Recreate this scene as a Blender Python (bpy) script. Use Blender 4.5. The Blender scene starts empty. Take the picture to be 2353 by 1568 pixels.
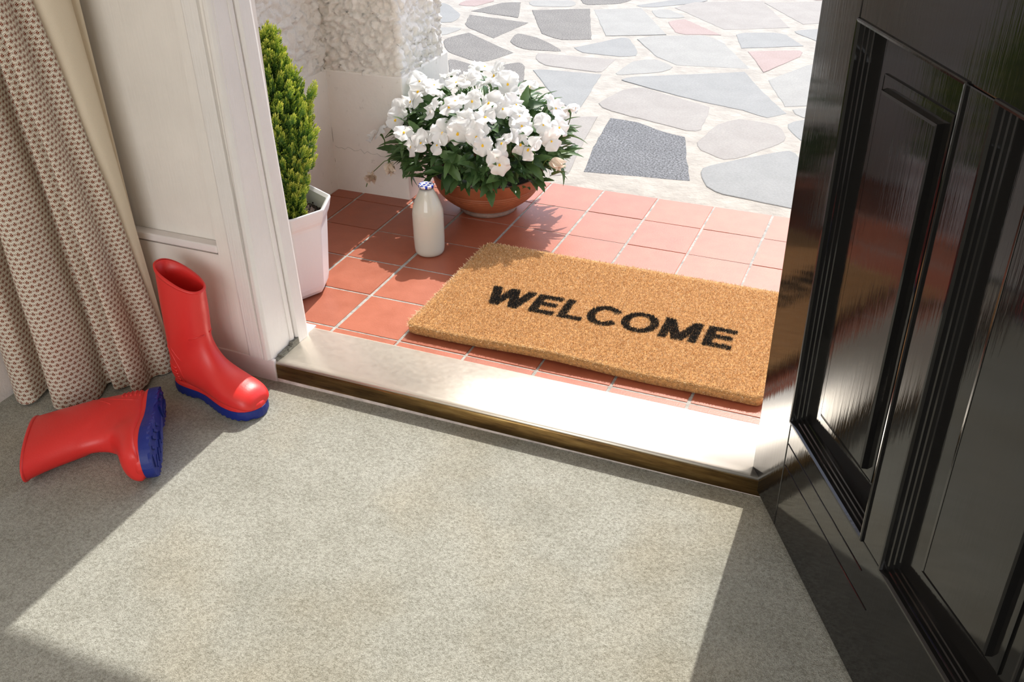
import bpy, bmesh, math, random
import numpy as np
from mathutils import Vector, Matrix, noise

random.seed(7)
rng = np.random.default_rng(7)
scene = bpy.context.scene
C = scene.collection

# ------------------------------------------------------------------ camera
cam_d = bpy.data.cameras.new('camera')
cam = bpy.data.objects.new('camera', cam_d)
C.objects.link(cam)
scene.camera = cam
cam_d.sensor_width = 36.0
cam_d.lens = 2279.76 / 2353.0 * 36.0
cam_d.clip_start = 0.02
cam_d.clip_end = 200
CX = Vector((0.925, 0.380, -0.010)); FW = Vector((-0.329, 0.787, -0.521))
def _aa(w):
    th = w.length
    return Matrix.Rotation(th, 3, w / th)
RC = _aa(Vector((2.089331, 0.4069537, -0.2418198)))          # rows: right, down, forward
M = Matrix((RC[0], -RC[1], -RC[2])).transposed().to_4x4()
M.translation = Vector((1.042665, -1.523757, 1.06499))
cam.matrix_world = M
CAM = Vector((1.042665, -1.523757, 1.06499))

# ------------------------------------------------------------------ world, sun, lights, exposure
SUN_EL = math.radians(51.0)
world = bpy.data.worlds.new('world'); scene.world = world
world.use_nodes = True
wn = world.node_tree.nodes; wl = world.node_tree.links
sky = wn.new('ShaderNodeTexSky')
sky.sky_type = 'NISHITA'; sky.sun_disc = False
sky.sun_elevation = SUN_EL; sky.sun_rotation = math.radians(2)
sky.air_density = 1.0; sky.dust_density = 2.0; sky.ozone_density = 1.0
wl.new(sky.outputs[0], wn['Background'].inputs[0])
wn['Background'].inputs[1].default_value = 0.25
sd = bpy.data.lights.new('sun', 'SUN'); sd.energy = 4.3; sd.angle = math.radians(0.53)
sd.color = (1.0, 0.965, 0.9)
sun = bpy.data.objects.new('sun', sd); C.objects.link(sun)
sdir = Vector((0.004 * math.cos(SUN_EL), -math.cos(SUN_EL), -math.sin(SUN_EL))).normalized()
sun.rotation_euler = sdir.to_track_quat('-Z', 'Y').to_euler()
sun.location = (0, 3, 5)
ad = bpy.data.lights.new('room_fill', 'AREA'); ad.shape = 'RECTANGLE'  # added lamp that fills the hall with light, at an assumed window out of view
ad.size = 2.5; ad.size_y = 1.9; ad.energy = 52; ad.color = (1.0, 0.94, 0.865)
al = bpy.data.objects.new('room_fill', ad); C.objects.link(al)
al.location = (1.1, -4.14, 1.35); al.rotation_euler = (math.radians(90), 0, 0)

vs = scene.view_settings
vs.view_transform = 'Standard'; vs.look = 'None'; vs.exposure = 0.28; vs.gamma = 1.0
vs.use_curve_mapping = False
try:
    scene.cycles.max_bounces = 10; scene.cycles.diffuse_bounces = 6; scene.cycles.transmission_bounces = 8
    scene.cycles.sample_clamp_indirect = 6.0
    scene.cycles.caustics_reflective = True
except Exception:
    pass

# ------------------------------------------------------------------ material helpers
MATS = {}
def lin(r, g, b):
    f = lambda c: ((c / 255 + 0.055) / 1.055) ** 2.4 if c > 10 else c / 255 / 12.92
    return (f(r), f(g), f(b), 1)
class NT:
    def __init__(s, name):
        s.m = bpy.data.materials.new(name); s.m.use_nodes = True
        s.t = s.m.node_tree; s.n = s.t.nodes; s.l = s.t.links
        s.p = s.n['Principled BSDF']
    def node(s, typ, **kw):
        nd = s.n.new(typ)
        for k, v in kw.items():
            if k == 'inp':
                for kk, vv in v.items():
                    if isinstance(vv, tuple) and len(vv) == 2 and hasattr(vv[0], 'outputs'):
                        s.l.new(vv[0].outputs[vv[1]], nd.inputs[kk])
                    elif hasattr(vv, 'outputs'):
                        s.l.new(vv.outputs[0], nd.inputs[kk])
                    else:
                        nd.inputs[kk].default_value = vv
            else:
                setattr(nd, k, v)
        return nd
    def coord(s, kind='Object', scale=(1, 1, 1), rnd=False):
        tc = s.node('ShaderNodeTexCoord')
        mp = s.node('ShaderNodeMapping', inp={'Vector': (tc, kind), 'Scale': scale})
        if rnd:
            oi = s.node('ShaderNodeObjectInfo')
            mu = s.node('ShaderNodeMath', operation='MULTIPLY', inp={0: (oi, 'Random'), 1: 37.0})
            cb = s.node('ShaderNodeCombineXYZ', inp={0: mu, 1: mu})
            s.l.new(cb.outputs[0], mp.inputs['Location'])
        return mp
    def noise(s, vec, scale, detail=2.0, rough=0.5, dist=0.0):
        return s.node('ShaderNodeTexNoise', inp={'Vector': vec, 'Scale': scale, 'Detail': detail, 'Roughness': rough, 'Distortion': dist})
    def ramp(s, fac, stops):
        r = s.node('ShaderNodeValToRGB', inp={'Fac': fac})
        e = r.color_ramp.elements
        while len(e) < len(stops): e.new(0.5)
        for el, (pos, col) in zip(e, stops):
            el.position = pos; el.color = col if len(col) == 4 else (*col, 1)
        return r
    def mix(s, fac, a, b, blend='MIX'):
        m = s.node('ShaderNodeMix', data_type='RGBA', blend_type=blend)
        for i, v in ((0, fac), (6, a), (7, b)):
            if hasattr(v, 'outputs'): s.l.new(v.outputs[2] if v.bl_idname == 'ShaderNodeMix' else v.outputs[0], m.inputs[i])
            elif isinstance(v, tuple) and hasattr(v[0], 'outputs'): s.l.new(v[0].outputs[v[1]], m.inputs[i])
            else: m.inputs[i].default_value = v
        return m
    def math(s, op, a, b=0.0, c=None):
        d = {0: a, 1: b}
        if c is not None: d[2] = c
        return s.node('ShaderNodeMath', operation=op, inp=d)
    def bump(s, h, dist=0.002, strength=1.0, normal=None):
        d = {'Height': h, 'Distance': dist, 'Strength': strength}
        if normal is not None: d['Normal'] = normal
        return s.node('ShaderNodeBump', inp=d)
    def set(s, **kw):
        for k, v in kw.items():
            k = k.replace('_', ' ')
            i = s.p.inputs[k]
            if hasattr(v, 'outputs'): s.l.new(v.outputs[2] if v.bl_idname == 'ShaderNodeMix' else v.outputs[0], i)
            else: i.default_value = v
        return s
def reg(nt, name): MATS[name] = nt.m; return nt.m
def plain(name, col, rough=0.5, bump=None, var=None, metal=0.0, **kw):
    t = NT(name); t.set(Base_Color=col, Roughness=rough, Metallic=metal)
    if var or bump: v = t.coord()
    if var:
        sc, amt = var
        n = t.noise(v, sc, 4, 0.6)
        lo = tuple(c * (1 - amt) for c in col[:3]); hi = tuple(min(1, c * (1 + amt)) for c in col[:3])
        t.set(Base_Color=t.ramp(n, [(0.3, lo), (0.7, hi)]))
    if bump:
        sc, dist = bump
        t.set(Normal=t.bump(t.noise(v, sc, 5, 0.6), dist))
    t.set(**kw)
    return reg(t, name)

# carpet
t = NT('carpet'); v = t.coord()
fine = t.noise(v, 620, 2, 0.6); mid = t.noise(v, 210, 3, 0.65); big = t.noise(v, 7, 5, 0.62); tint = t.noise(v, 3.1, 3, 0.5)
hgt = t.math('ADD', t.math('MULTIPLY', fine, 0.55), t.math('MULTIPLY', mid, 0.6))
base = t.ramp(hgt, [(0.42, (0.205, 0.20, 0.16)), (0.56, (0.315, 0.313, 0.268)), (0.70, (0.43, 0.428, 0.375))])
blot = t.ramp(big, [(0.34, (0.88, 0.875, 0.855)), (0.62, (1.05, 1.05, 1.05))])
c1 = t.mix(1.0, base, blot, 'MULTIPLY')
stn = t.ramp(tint, [(0.48, (1, 1, 1)), (0.66, (1.0, 0.94, 0.86))])
c2 = t.mix(1.0, c1, stn, 'MULTIPLY')
t.set(Base_Color=c2, Roughness=0.95, Normal=t.bump(hgt, 0.004, 0.9))
t.p.inputs['Specular IOR Level'].default_value = 0.1
t.p.inputs['Sheen Weight'].default_value = 0.15
reg(t, 'carpet')

# white painted wood / plaster
def paint(name, col, rough=0.42, streak=(60, 60, 6), dist=0.0006, dirt=0.0):
    t = NT(name); v = t.coord('Object', streak)
    n = t.noise(v, 3.0, 5, 0.6); v2 = t.coord(); n2 = t.noise(v2, 9, 4, 0.6)
    lo = tuple(c * 0.93 for c in col[:3])
    colr = t.ramp(n2, [(0.3, lo), (0.65, col[:3])])
    if dirt:
        n3 = t.noise(v2, 45, 5, 0.7)
        colr = t.mix(t.ramp(n3, [(0.62, (0, 0, 0)), (0.74, (dirt,) * 3)]), colr, (0.28, 0.22, 0.15, 1))
    t.set(Base_Color=colr, Roughness=rough, Normal=t.bump(n, dist))
    return reg(t, name)
paint('wall_paint', (0.80, 0.755, 0.70), 0.45)
paint('frame_paint', (0.80, 0.765, 0.73), 0.38, (90, 90, 5), 0.0012)
paint('ceiling_paint', (0.82, 0.81, 0.79), 0.7)
paint('plinth_paint', (0.90, 0.86, 0.80), 0.6, (20, 20, 20), 0.001, dirt=0.35)
paint('base_paint', (0.79, 0.74, 0.72), 0.42, (8, 60, 60), 0.0008)
t = NT('roughcast'); v = t.coord(); n = t.noise(v, 26, 4, 0.6)
t.set(Base_Color=t.ramp(n, [(0.3, (0.80, 0.75, 0.68)), (0.7, (0.89, 0.855, 0.80))]), Roughness=0.75, Normal=t.bump(t.noise(v, 260, 4, 0.6), 0.0012))
reg(t, 'roughcast')
plain('old_wood', (0.16, 0.155, 0.125, 1), 0.8, bump=(120, 0.002), var=(90, 0.5))
plain('wood_strip', (0.62, 0.54, 0.50, 1), 0.5, bump=(60, 0.001), var=(40, 0.25))

# terracotta floor tile
t = NT('quarry_tile'); v = t.coord('Object', (1, 1, 1), True)
oi = t.node('ShaderNodeObjectInfo')
n = t.noise(v, 22, 5, 0.65); n2 = t.noise(v, 300, 3, 0.6)
col = t.ramp(n, [(0.3, (0.33, 0.088, 0.043)), (0.7, (0.40, 0.115, 0.060))])
hs = t.node('ShaderNodeHueSaturation', inp={'Color': col, 'Value': t.math('ADD', t.math('MULTIPLY', (oi, 'Random'), 0.16), 0.92)})
spk = t.mix(t.ramp(n2, [(0.70, (0, 0, 0)), (0.76, (0.35,) * 3)]), hs, (0.62, 0.33, 0.24, 1))
t.set(Base_Color=spk, Roughness=t.ramp(n, [(0.2, (0.36,) * 3), (0.8, (0.44,) * 3)]), Normal=t.bump(n2, 0.0003))
reg(t, 'quarry_tile')
plain('grout', (0.36, 0.345, 0.315, 1), 0.9, bump=(150, 0.002), var=(60, 0.3))
plain('mortar', (0.375, 0.345, 0.30, 1), 0.9, bump=(45, 0.006), var=(14, 0.16))

# paving stones
def stone(name, a, b, rough=0.75, grain=140, mid=9, contrast=0.0, bumpd=0.0012):
    t = NT(name); v = t.coord()
    n = t.noise(v, mid, 5, 0.6); g = t.noise(v, grain, 4, 0.75)
    base = t.ramp(n, [(0.3, a), (0.7, b)])
    if contrast:
        gr = t.ramp(g, [(0.40, (1 - contrast,) * 3), (0.5, (1, 1, 1)), (0.60, (1 + contrast,) * 3)])
    else:
        gr = t.ramp(g, [(0.35, (0.9,) * 3), (0.65, (1.08,) * 3)])
    t.set(Base_Color=t.mix(1.0, base, gr, 'MULTIPLY'), Roughness=rough, Normal=t.bump(g, bumpd))
    return reg(t, name)
stone('stone_blue', (0.206, 0.209, 0.202), (0.248, 0.249, 0.240))
stone('stone_pale', (0.248, 0.243, 0.226), (0.296, 0.291, 0.269))
stone('stone_pink', (0.245, 0.223, 0.203), (0.295, 0.274, 0.249))
stone('stone_rose', (0.289, 0.206, 0.186), (0.323, 0.244, 0.224))
stone('stone_dark', (0.125, 0.115, 0.105), (0.165, 0.155, 0.14), grain=190, contrast=0.5)
stone('stone_granite', (0.10, 0.103, 0.110), (0.14, 0.143, 0.15), grain=170, contrast=0.8, bumpd=0.003)

# brass
t = NT('brass'); v = t.coord(); vs2 = t.coord('Object', (30, 400, 30))
n = t.noise(v, 5, 4, 0.6); scr = t.noise(vs2, 3, 4, 0.6); spot = t.noise(v, 90, 4, 0.7)
t.set(Base_Color=t.ramp(n, [(0.3, (0.95, 0.885, 0.775)), (0.7, (0.96, 0.90, 0.80))]), Metallic=1.0,
      Roughness=t.ramp(spot, [(0.35, (0.42,) * 3), (0.7, (0.46,) * 3)]), Normal=t.bump(scr, 0.00005))
reg(t, 'brass')
t = NT('brass_tarnished'); v = t.coord('Object', (6, 30, 60)); n = t.noise(v, 1.6, 6, 0.65)
t.set(Base_Color=t.ramp(n, [(0.35, (0.12, 0.068, 0.028)), (0.55, (0.31, 0.19, 0.07)), (0.75, (0.52, 0.36, 0.145))]), Metallic=0.9,
      Roughness=t.ramp(n, [(0.3, (0.45,) * 3), (0.8, (0.28,) * 3)]))
reg(t, 'brass_tarnished')
plain('screw_metal', (0.42, 0.38, 0.33, 1), 0.4, metal=1.0)

# black gloss door
t = NT('door_black'); v = t.coord('Object', (170, 60, 7)); v2 = t.coord('Object', (14, 14, 4))
n = t.noise(v, 1.0, 4, 0.6); n2 = t.noise(v2, 1.0, 2, 0.5)
hh = t.math('ADD', t.math('MULTIPLY', n, 0.5), t.math('MULTIPLY', n2, 0.9))
t.set(Base_Color=(0.010, 0.0095, 0.009, 1), Roughness=0.055, Normal=t.bump(hh, 0.0005, 0.5))
t.p.inputs['IOR'].default_value = 1.5
reg(t, 'door_black')

# boots
t = NT('red_rubber'); v = t.coord(); n = t.noise(v, 300, 3, 0.6)
t.set(Base_Color=(0.70, 0.030, 0.026, 1), Roughness=0.40, Normal=t.bump(n, 0.0002))
t.p.inputs['Subsurface Weight'].default_value = 0.0
reg(t, 'red_rubber')
plain('blue_rubber', (0.005, 0.019, 0.19, 1), 0.5, bump=(220, 0.0006))

# terracotta bowl, white pot
t = NT('terracotta'); v = t.coord(); n = t.noise(v, 18, 5, 0.65)
t.set(Base_Color=t.ramp(n, [(0.3, (0.26, 0.072, 0.027)), (0.7, (0.34, 0.105, 0.043))]), Roughness=0.5, Normal=t.bump(t.noise(v, 160, 4, 0.6), 0.0005))
reg(t, 'terracotta')
plain('terracotta_foot', (0.20, 0.13, 0.10, 1), 0.8, bump=(120, 0.001), var=(40, 0.4))
plain('white_plastic', (0.82, 0.80, 0.81, 1), 0.35, bump=(60, 0.0003))
plain('soil', (0.055, 0.033, 0.024, 1), 0.95, bump=(110, 0.012), var=(150, 0.75))

# plants
def leafmat(name, c0, c1, rough=0.42, trans=0.25):
    t = NT(name); tc = t.node('ShaderNodeTexCoord'); oi = t.node('ShaderNodeObjectInfo')
    v = t.coord('Object', (1, 1, 1), True); n = t.noise(v, 40, 3, 0.6)
    f = t.math('ADD', t.math('MULTIPLY', n, 0.6), t.math('MULTIPLY', (oi, 'Random'), 0.4))
    col = t.ramp(f, [(0.25, c0), (0.75, c1)])
    t.set(Base_Color=col, Roughness=rough)
    tr = t.node('ShaderNodeBsdfTranslucent'); t.l.new(col.outputs[0], tr.inputs['Color'])
    mx = t.node('ShaderNodeMixShader', inp={0: trans})
    t.l.new(t.p.outputs[0], mx.inputs[1]); t.l.new(tr.outputs[0], mx.inputs[2])
    t.l.new(mx.outputs[0], t.n['Material Output'].inputs[0])
    return reg(t, name)
leafmat('pansy_leaf', (0.035, 0.085, 0.028), (0.125, 0.225, 0.07))
leafmat('pansy_stem', (0.07, 0.15, 0.03), (0.14, 0.24, 0.06))
leafmat('pansy_petal', (0.88, 0.88, 0.87), (0.93, 0.93, 0.92), 0.6, 0.3)
leafmat('wilted_petal', (0.80, 0.68, 0.56), (0.86, 0.77, 0.66), 0.6, 0.25)
plain('pansy_eye', (0.85, 0.50, 0.01, 1), 0.6)
# conifer: new growth at the tips is yellow-green (stored along each spray)
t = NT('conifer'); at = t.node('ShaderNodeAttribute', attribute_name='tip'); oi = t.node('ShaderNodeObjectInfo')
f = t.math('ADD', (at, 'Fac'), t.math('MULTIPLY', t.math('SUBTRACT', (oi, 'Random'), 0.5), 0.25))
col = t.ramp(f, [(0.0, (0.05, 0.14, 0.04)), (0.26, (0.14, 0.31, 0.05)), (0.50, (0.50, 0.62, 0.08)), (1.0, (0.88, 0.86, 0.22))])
t.set(Base_Color=col, Roughness=0.55)
tr = t.node('ShaderNodeBsdfTranslucent'); t.l.new(col.outputs[0], tr.inputs['Color'])
mx = t.node('ShaderNodeMixShader', inp={0: 0.38}); t.l.new(t.p.outputs[0], mx.inputs[1]); t.l.new(tr.outputs[0], mx.inputs[2])
t.l.new(mx.outputs[0], t.n['Material Output'].inputs[0]); reg(t, 'conifer')
plain('bark', (0.09, 0.055, 0.035, 1), 0.9, bump=(80, 0.003))

# bottle
t = NT('glass'); t.set(Base_Color=(0.97, 0.99, 0.98, 1), Roughness=0.02)
t.p.inputs['Transmission Weight'].default_value = 1.0; t.p.inputs['IOR'].default_value = 1.45; reg(t, 'glass')
plain('milk', (0.93, 0.89, 0.79, 1), 0.35)
t = NT('foil_check'); v = t.coord()
chk = t.node('ShaderNodeTexChecker', inp={'Vector': v, 'Scale': 150.0, 'Color1': (0.02, 0.05, 0.45, 1), 'Color2': (0.8, 0.8, 0.82, 1)})
sx = t.node('ShaderNodeSeparateXYZ', inp={0: v})
def band(ax):
    a = t.math('FRACT', t.math('MULTIPLY', (sx, ax), 95.0)); return t.math('LESS_THAN', a, 0.36)
bd = t.math('MAXIMUM', band(0), band(1))
t.set(Base_Color=t.mix(bd, (0.015, 0.04, 0.42, 1), (0.85, 0.85, 0.87, 1)), Metallic=0.5, Roughness=0.28); reg(t, 'foil_check')

# coir
t = NT('coir'); oi = t.node('ShaderNodeAttribute', attribute_name='shade')
t.set(Base_Color=t.ramp((oi, 'Fac'), [(0.0, (0.40, 0.185, 0.055)), (0.45, (0.62, 0.36, 0.150)), (1.0, (0.86, 0.66, 0.42))]), Roughness=0.7); reg(t, 'coir')
t = NT('coir_black'); oi = t.node('ShaderNodeAttribute', attribute_name='shade')
t.set(Base_Color=t.ramp((oi, 'Fac'), [(0.0, (0.010, 0.010, 0.010)), (0.75, (0.03, 0.029, 0.027)), (0.97, (0.06, 0.055, 0.05)), (1.0, (0.4, 0.30, 0.18))]), Roughness=0.75); reg(t, 'coir_black')
plain('coir_base', (0.48, 0.25, 0.085, 1), 0.9, bump=(200, 0.004), var=(150, 0.4))
t = NT('coir_edge'); oi = t.node('ShaderNodeAttribute', attribute_name='shade')
t.set(Base_Color=t.ramp((oi, 'Fac'), [(0.0, (0.45, 0.23, 0.08)), (0.6, (0.72, 0.50, 0.26)), (1.0, (0.82, 0.66, 0.43))]), Roughness=0.8); reg(t, 'coir_edge')

# curtain print (UV in metres): rows of small four-petalled motifs between wavy lines
t = NT('curtain_print'); uv = t.node('ShaderNodeUVMap')
PU, PV = 0.0132, 0.0092
sp = t.node('ShaderNodeSeparateXYZ', inp={0: uv})
U = t.math('DIVIDE', (sp, 0), PU); V = t.math('DIVIDE', (sp, 1), PV)
row = t.math('FLOOR', V); fv = t.math('SUBTRACT', t.math('SUBTRACT', V, row), 0.5)
par = t.math('FRACT', t.math('MULTIPLY', row, 0.5))
ush = t.math('ADD', U, par); fu = t.math('SUBTRACT', t.math('FRACT', ush), 0.5)
X = t.math('MULTIPLY', fu, PU * 1000); Y = t.math('MULTIPLY', fv, PV * 1000)          # millimetres from the motif centre
def dot_(cx, cy, rx, ry):
    dx = t.math('DIVIDE', t.math('SUBTRACT', X, cx), rx); dy = t.math('DIVIDE', t.math('SUBTRACT', Y, cy), ry)
    return t.math('LESS_THAN', t.math('ADD', t.math('MULTIPLY', dx, dx), t.math('MULTIPLY', dy, dy)), 1.0)
m = None
for a in ((-2.3, 0.0, 1.7, 1.15), (2.3, 0.0, 1.7, 1.15), (0, 1.9, 1.45, 1.3), (-1.3, -2.0, 1.0, 1.0), (1.3, -2.0, 1.0, 1.0), (0, -0.2, 1.5, 1.3)):
    d = dot_(*a); m = d if m is None else t.math('MAXIMUM', m, d)
hole = dot_(0, 0.0, 0.65, 0.65)
m = t.math('MULTIPLY', m, t.math('SUBTRACT', 1.0, hole))
side = t.math('LESS_THAN', t.math('ABSOLUTE', t.math('SUBTRACT', t.math('ABSOLUTE', X), 5.7)), 0.55)
side = t.math('MULTIPLY', side, t.math('LESS_THAN', t.math('ABSOLUTE', Y), 0.6))
# wave: distance to the hexagonal-ish line around each motif
wv = t.math('MULTIPLY', t.math('COSINE', t.math('MULTIPLY', fu, 2 * math.pi)), 1.55)
ln = t.math('ABSOLUTE', t.math('SUBTRACT', t.math('SUBTRACT', t.math('ABSOLUTE', Y), wv), 2.65))
line = t.math('LESS_THAN', ln, 0.36)
v = t.coord(); wve = t.noise(v, 900, 2, 0.5)
clo = t.ramp(wve, [(0.3, (0.68, 0.605, 0.50)), (0.7, (0.76, 0.69, 0.585))])
c = t.mix(line, clo, (0.20, 0.155, 0.10, 1))
c = t.mix(side, c, (0.24, 0.09, 0.04, 1))
c = t.mix(m, c, (0.19, 0.045, 0.016, 1))
t.set(Base_Color=c, Roughness=0.85, Normal=t.bump(wve, 0.0006)); t.p.inputs['Specular IOR Level'].default_value = 0.15
reg(t, 'curtain_print')
plain('curtain_lining', (0.70, 0.60, 0.46, 1), 0.85, bump=(700, 0.0005))

# ------------------------------------------------------------------ object helpers
def link(name, me, mat=None, parent=None, smooth=False):
    o = bpy.data.objects.new(name, me); C.objects.link(o)
    if mat is not None and not me.materials: me.materials.append(MATS[mat])
    if parent is not None: o.parent = parent
    if smooth:
        me.polygons.foreach_set('use_smooth', [True] * len(me.polygons))
    return o
def pyd(name, vs_, fs, mat=None, parent=None, smooth=False):
    me = bpy.data.meshes.new(name); me.from_pydata([tuple(v) for v in vs_], [], fs); me.update()
    return link(name, me, mat, parent, smooth)
def struct(o, label=None):
    o['kind'] = 'structure'
    if label: o['label'] = label
    return o
def tag(o, label, cat, group=None):
    o['label'] = label; o['category'] = cat
    if group: o['group'] = group
    return o
def empty(name, loc=(0, 0, 0), rz=0):
    o = bpy.data.objects.new(name, None); C.objects.link(o); o.location = loc; o.rotation_euler = (0, 0, rz)
    o.empty_display_size = 0.05
    return o
def box_bm(bm, x0, x1, y0, y1, z0, z1):
    r = bmesh.ops.create_cube(bm, size=1.0)
    for v in r['verts']:
        v.co = Vector((x0 + (v.co.x + .5) * (x1 - x0), y0 + (v.co.y + .5) * (y1 - y0), z0 + (v.co.z + .5) * (z1 - z0)))
    return r['verts']
def bm_obj(name, bm, mat, parent=None, bevel=0.0, seg=2, smooth=False):
    if bevel:
        bmesh.ops.bevel(bm, geom=bm.edges[:], offset=bevel, segments=seg, profile=0.6, affect='EDGES', clamp_overlap=True)
    bmesh.ops.recalc_face_normals(bm, faces=bm.faces[:])
    me = bpy.data.meshes.new(name); bm.to_mesh(me); bm.free()
    o = link(name, me, mat, parent, smooth)
    return o
def box(name, x0, x1, y0, y1, z0, z1, mat, parent=None, bevel=0.0, seg=2):
    bm = bmesh.new(); box_bm(bm, x0, x1, y0, y1, z0, z1)
    return bm_obj(name, bm, mat, parent, bevel, seg)
def lathe(name, prof, mat, parent=None, n=64, smooth=True, loc=(0, 0, 0)):
    vs_, fs = [], []
    for r, z in prof:
        for k in range(n):
            a = 2 * math.pi * k / n; vs_.append((r * math.cos(a), r * math.sin(a), z))
    m_ = len(prof)
    for i in range(m_ - 1):
        for k in range(n):
            k2 = (k + 1) % n
            fs.append((i * n + k, i * n + k2, (i + 1) * n + k2, (i + 1) * n + k))
    if prof[0][0] < 1e-4 or True:
        fs.append(tuple(range(n))[::-1]); fs.append(tuple((m_ - 1) * n + k for k in range(n)))
    o = pyd(name, vs_, fs, mat, parent, smooth); o.location = loc
    return o
def tube(bm, pts, rad, n=8):
    prev = None; rings = []
    for i, p in enumerate(pts):
        p = Vector(p)
        d = (Vector(pts[min(i + 1, len(pts) - 1)]) - Vector(pts[max(i - 1, 0)])).normalized()
        u = d.orthogonal().normalized() if prev is None else (prev - d * prev.dot(d)).normalized()
        prev = u; w = d.cross(u)
        r = rad[i] if isinstance(rad, (list, tuple)) else rad
        rings.append([bm.verts.new(p + (u * math.cos(2 * math.pi * k / n) + w * math.sin(2 * math.pi * k / n)) * r) for k in range(n)])
    for a, b in zip(rings, rings[1:]):
        for k in range(n):
            bm.faces.new((a[k], a[(k + 1) % n], b[(k + 1) % n], b[k]))
    bm.faces.new(rings[0][::-1]); bm.faces.new(rings[-1])

# ================================================================== STRUCTURE
FZ = -0.04                     # carpet level
WY = -0.168                    # inner face of the front wall
LX = -0.512                    # left wall of the hall
# --- carpet
floor = struct(pyd('floor', [(LX - .03, -4.2, FZ), (3.0, -4.2, FZ), (3.0, -0.155, FZ), (LX - .03, -0.155, FZ)], [(0, 1, 2, 3)], 'carpet'), 'pale grey-green cut pile carpet')
# --- room shell
struct(box('wall_left', LX - 0.12, LX, -4.2, -0.03, -0.06, 2.45, 'wall_paint'))
struct(box('wall_right', 3.0, 3.12, -4.2, -0.03, -0.06, 2.45, 'wall_paint'))
struct(box('ceiling', LX - 0.12, 3.12, -4.3, -0.03, 2.42, 2.52, 'ceiling_paint'))
bm = bmesh.new()
box_bm(bm, LX - .12, -0.25, -4.32, -4.2, -.06, 2.45); box_bm(bm, 2.45, 3.12, -4.32, -4.2, -.06, 2.45)
box_bm(bm, -0.25, 2.45, -4.32, -4.2, -.06, 0.35); box_bm(bm, -0.25, 2.45, -4.32, -4.2, 2.32, 2.45)
struct(bm_obj('wall_back', bm, 'wall_paint'))
win = struct(empty('window_1', (1.1, -4.26, 0.35)))
for nm, a in (('frame', (-1.35, -1.29, -.03, .03, 0, 1.97)), ('frame', (1.29, 1.35, -.03, .03, 0, 1.97)), ('frame', (-1.29, 1.29, -.03, .03, 0, .06)), ('frame', (-1.29, 1.29, -.03, .03, 1.91, 1.97)), ('mullion', (-.03, .03, -.03, .03, .06, 1.91))):
    box(nm, *a, 'frame_paint', win, 0.004)
# --- front wall: boarded inner face with one recessed panel, thick masonry behind, lintel above the doorway
bm = bmesh.new()
JX = -0.046                    # left side of the doorway
PX0, PX1, PZ = -0.50, -0.130, 0.243      # recessed panel
box_bm(bm, LX - .8, JX - .02, -0.150, -0.03, -0.06, 5.2)             # masonry
box_bm(bm, LX, JX - .02, WY, -0.150, -0.06, PZ - 0.018)           # rail under the panel
box_bm(bm, PX1 + .004, JX - .02, WY, -0.150, PZ - 0.018, 2.45)    # stile beside it
box_bm(bm, LX, PX0, WY, -0.150, PZ - 0.018, 2.45)
box_bm(bm, PX0, PX1 + .004, WY, -0.150, 1.9, 2.45)
box_bm(bm, JX - .02, 0.97, WY, -0.03, 2.0, 5.2)                  # lintel
box_bm(bm, 0.975, 3.8, WY, -0.03, -0.06, 5.2)                     # right of the doorway
wf = struct(bm_obj('wall_front', bm, 'wall_paint'))
# sloping ledge at the panel's foot, and the return on its right
box('panel_ledge', PX0, PX1 + .004, WY - .006, -.151, PZ - .013, PZ + .003, 'base_paint', wf, .004, 3)
pyd('panel_return', [(PX1, -.1505, PZ), (PX1 + .004, WY, PZ - .018), (PX1 + .004, WY, 1.9), (PX1, -.1505, 1.9)], [(0, 1, 2, 3)], 'wall_paint', wf)
# board joint cover beside the architrave
box('board', -0.128, -0.0905, WY - .0022, WY, 0.012, 2.0, 'wall_paint', wf, 0.0008, 1)
# --- baseboard with a rounded upper edge
bb = box('baseboard_front', LX, -0.036, WY - 0.004, WY + .004, FZ - .01, 0.009, 'base_paint', None, 0.002)
struct(bb)
struct(box('baseboard_left', LX - .002, LX + 0.012, -4.2, -0.172, FZ - .01, 0.06, 'base_paint', None, 0.003))
# --- architrave with a bead along the doorway
def leanbox(name, pts_b, pts_t, z0, z1, mat, parent=None, bevel=0.001):
    bm = bmesh.new()
    n = len(pts_b)
    lo = [bm.verts.new((x, y, z0)) for x, y in pts_b]; hi = [bm.verts.new((x, y, z1)) for x, y in pts_t]
    bm.faces.new(lo[::-1]); bm.faces.new(hi)
    for i in range(n): bm.faces.new((lo[i], lo[(i + 1) % n], hi[(i + 1) % n], hi[i]))
    return bm_obj(name, bm, mat, parent, bevel, 2)
def lvbox(name, pts, levels, mat, parent=None, bevel=0.001):
    """upright moulding; levels = (z, dx, dy): the old frame leans a little"""
    bm = bmesh.new(); rg = [[bm.verts.new((x + dx, y + dy, z)) for x, y in pts] for z, dx, dy in levels]; n = len(pts)
    bm.faces.new(rg[0][::-1]); bm.faces.new(rg[-1])
    for a, b in zip(rg, rg[1:]):
        for i in range(n): bm.faces.new((a[i], a[(i + 1) % n], b[(i + 1) % n], b[i]))
    return bm_obj(name, bm, mat, parent, bevel, 2)
LV1 = [(0.009, 0, 0), (.75, -.016, 0), (2.06, -.016, 0)]
tr1 = struct(lvbox('trim_1', [(-.0935, -.166), (-.0935, -.1730), (-.0900, -.1745), (-.060, -.1750), (-.0585, -.166)], LV1, 'frame_paint'))
lvbox('bead', [(-.0600, -.160), (-.0600, -.172), (-.0545, -.1770), (-.047, -.1770), (-.042, -.171), (-.042, -.160)], [(0.009, 0, 0), (.75, -.006, 0), (2.06, -.006, 0)], 'frame_paint', tr1, 0.0015)
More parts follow.
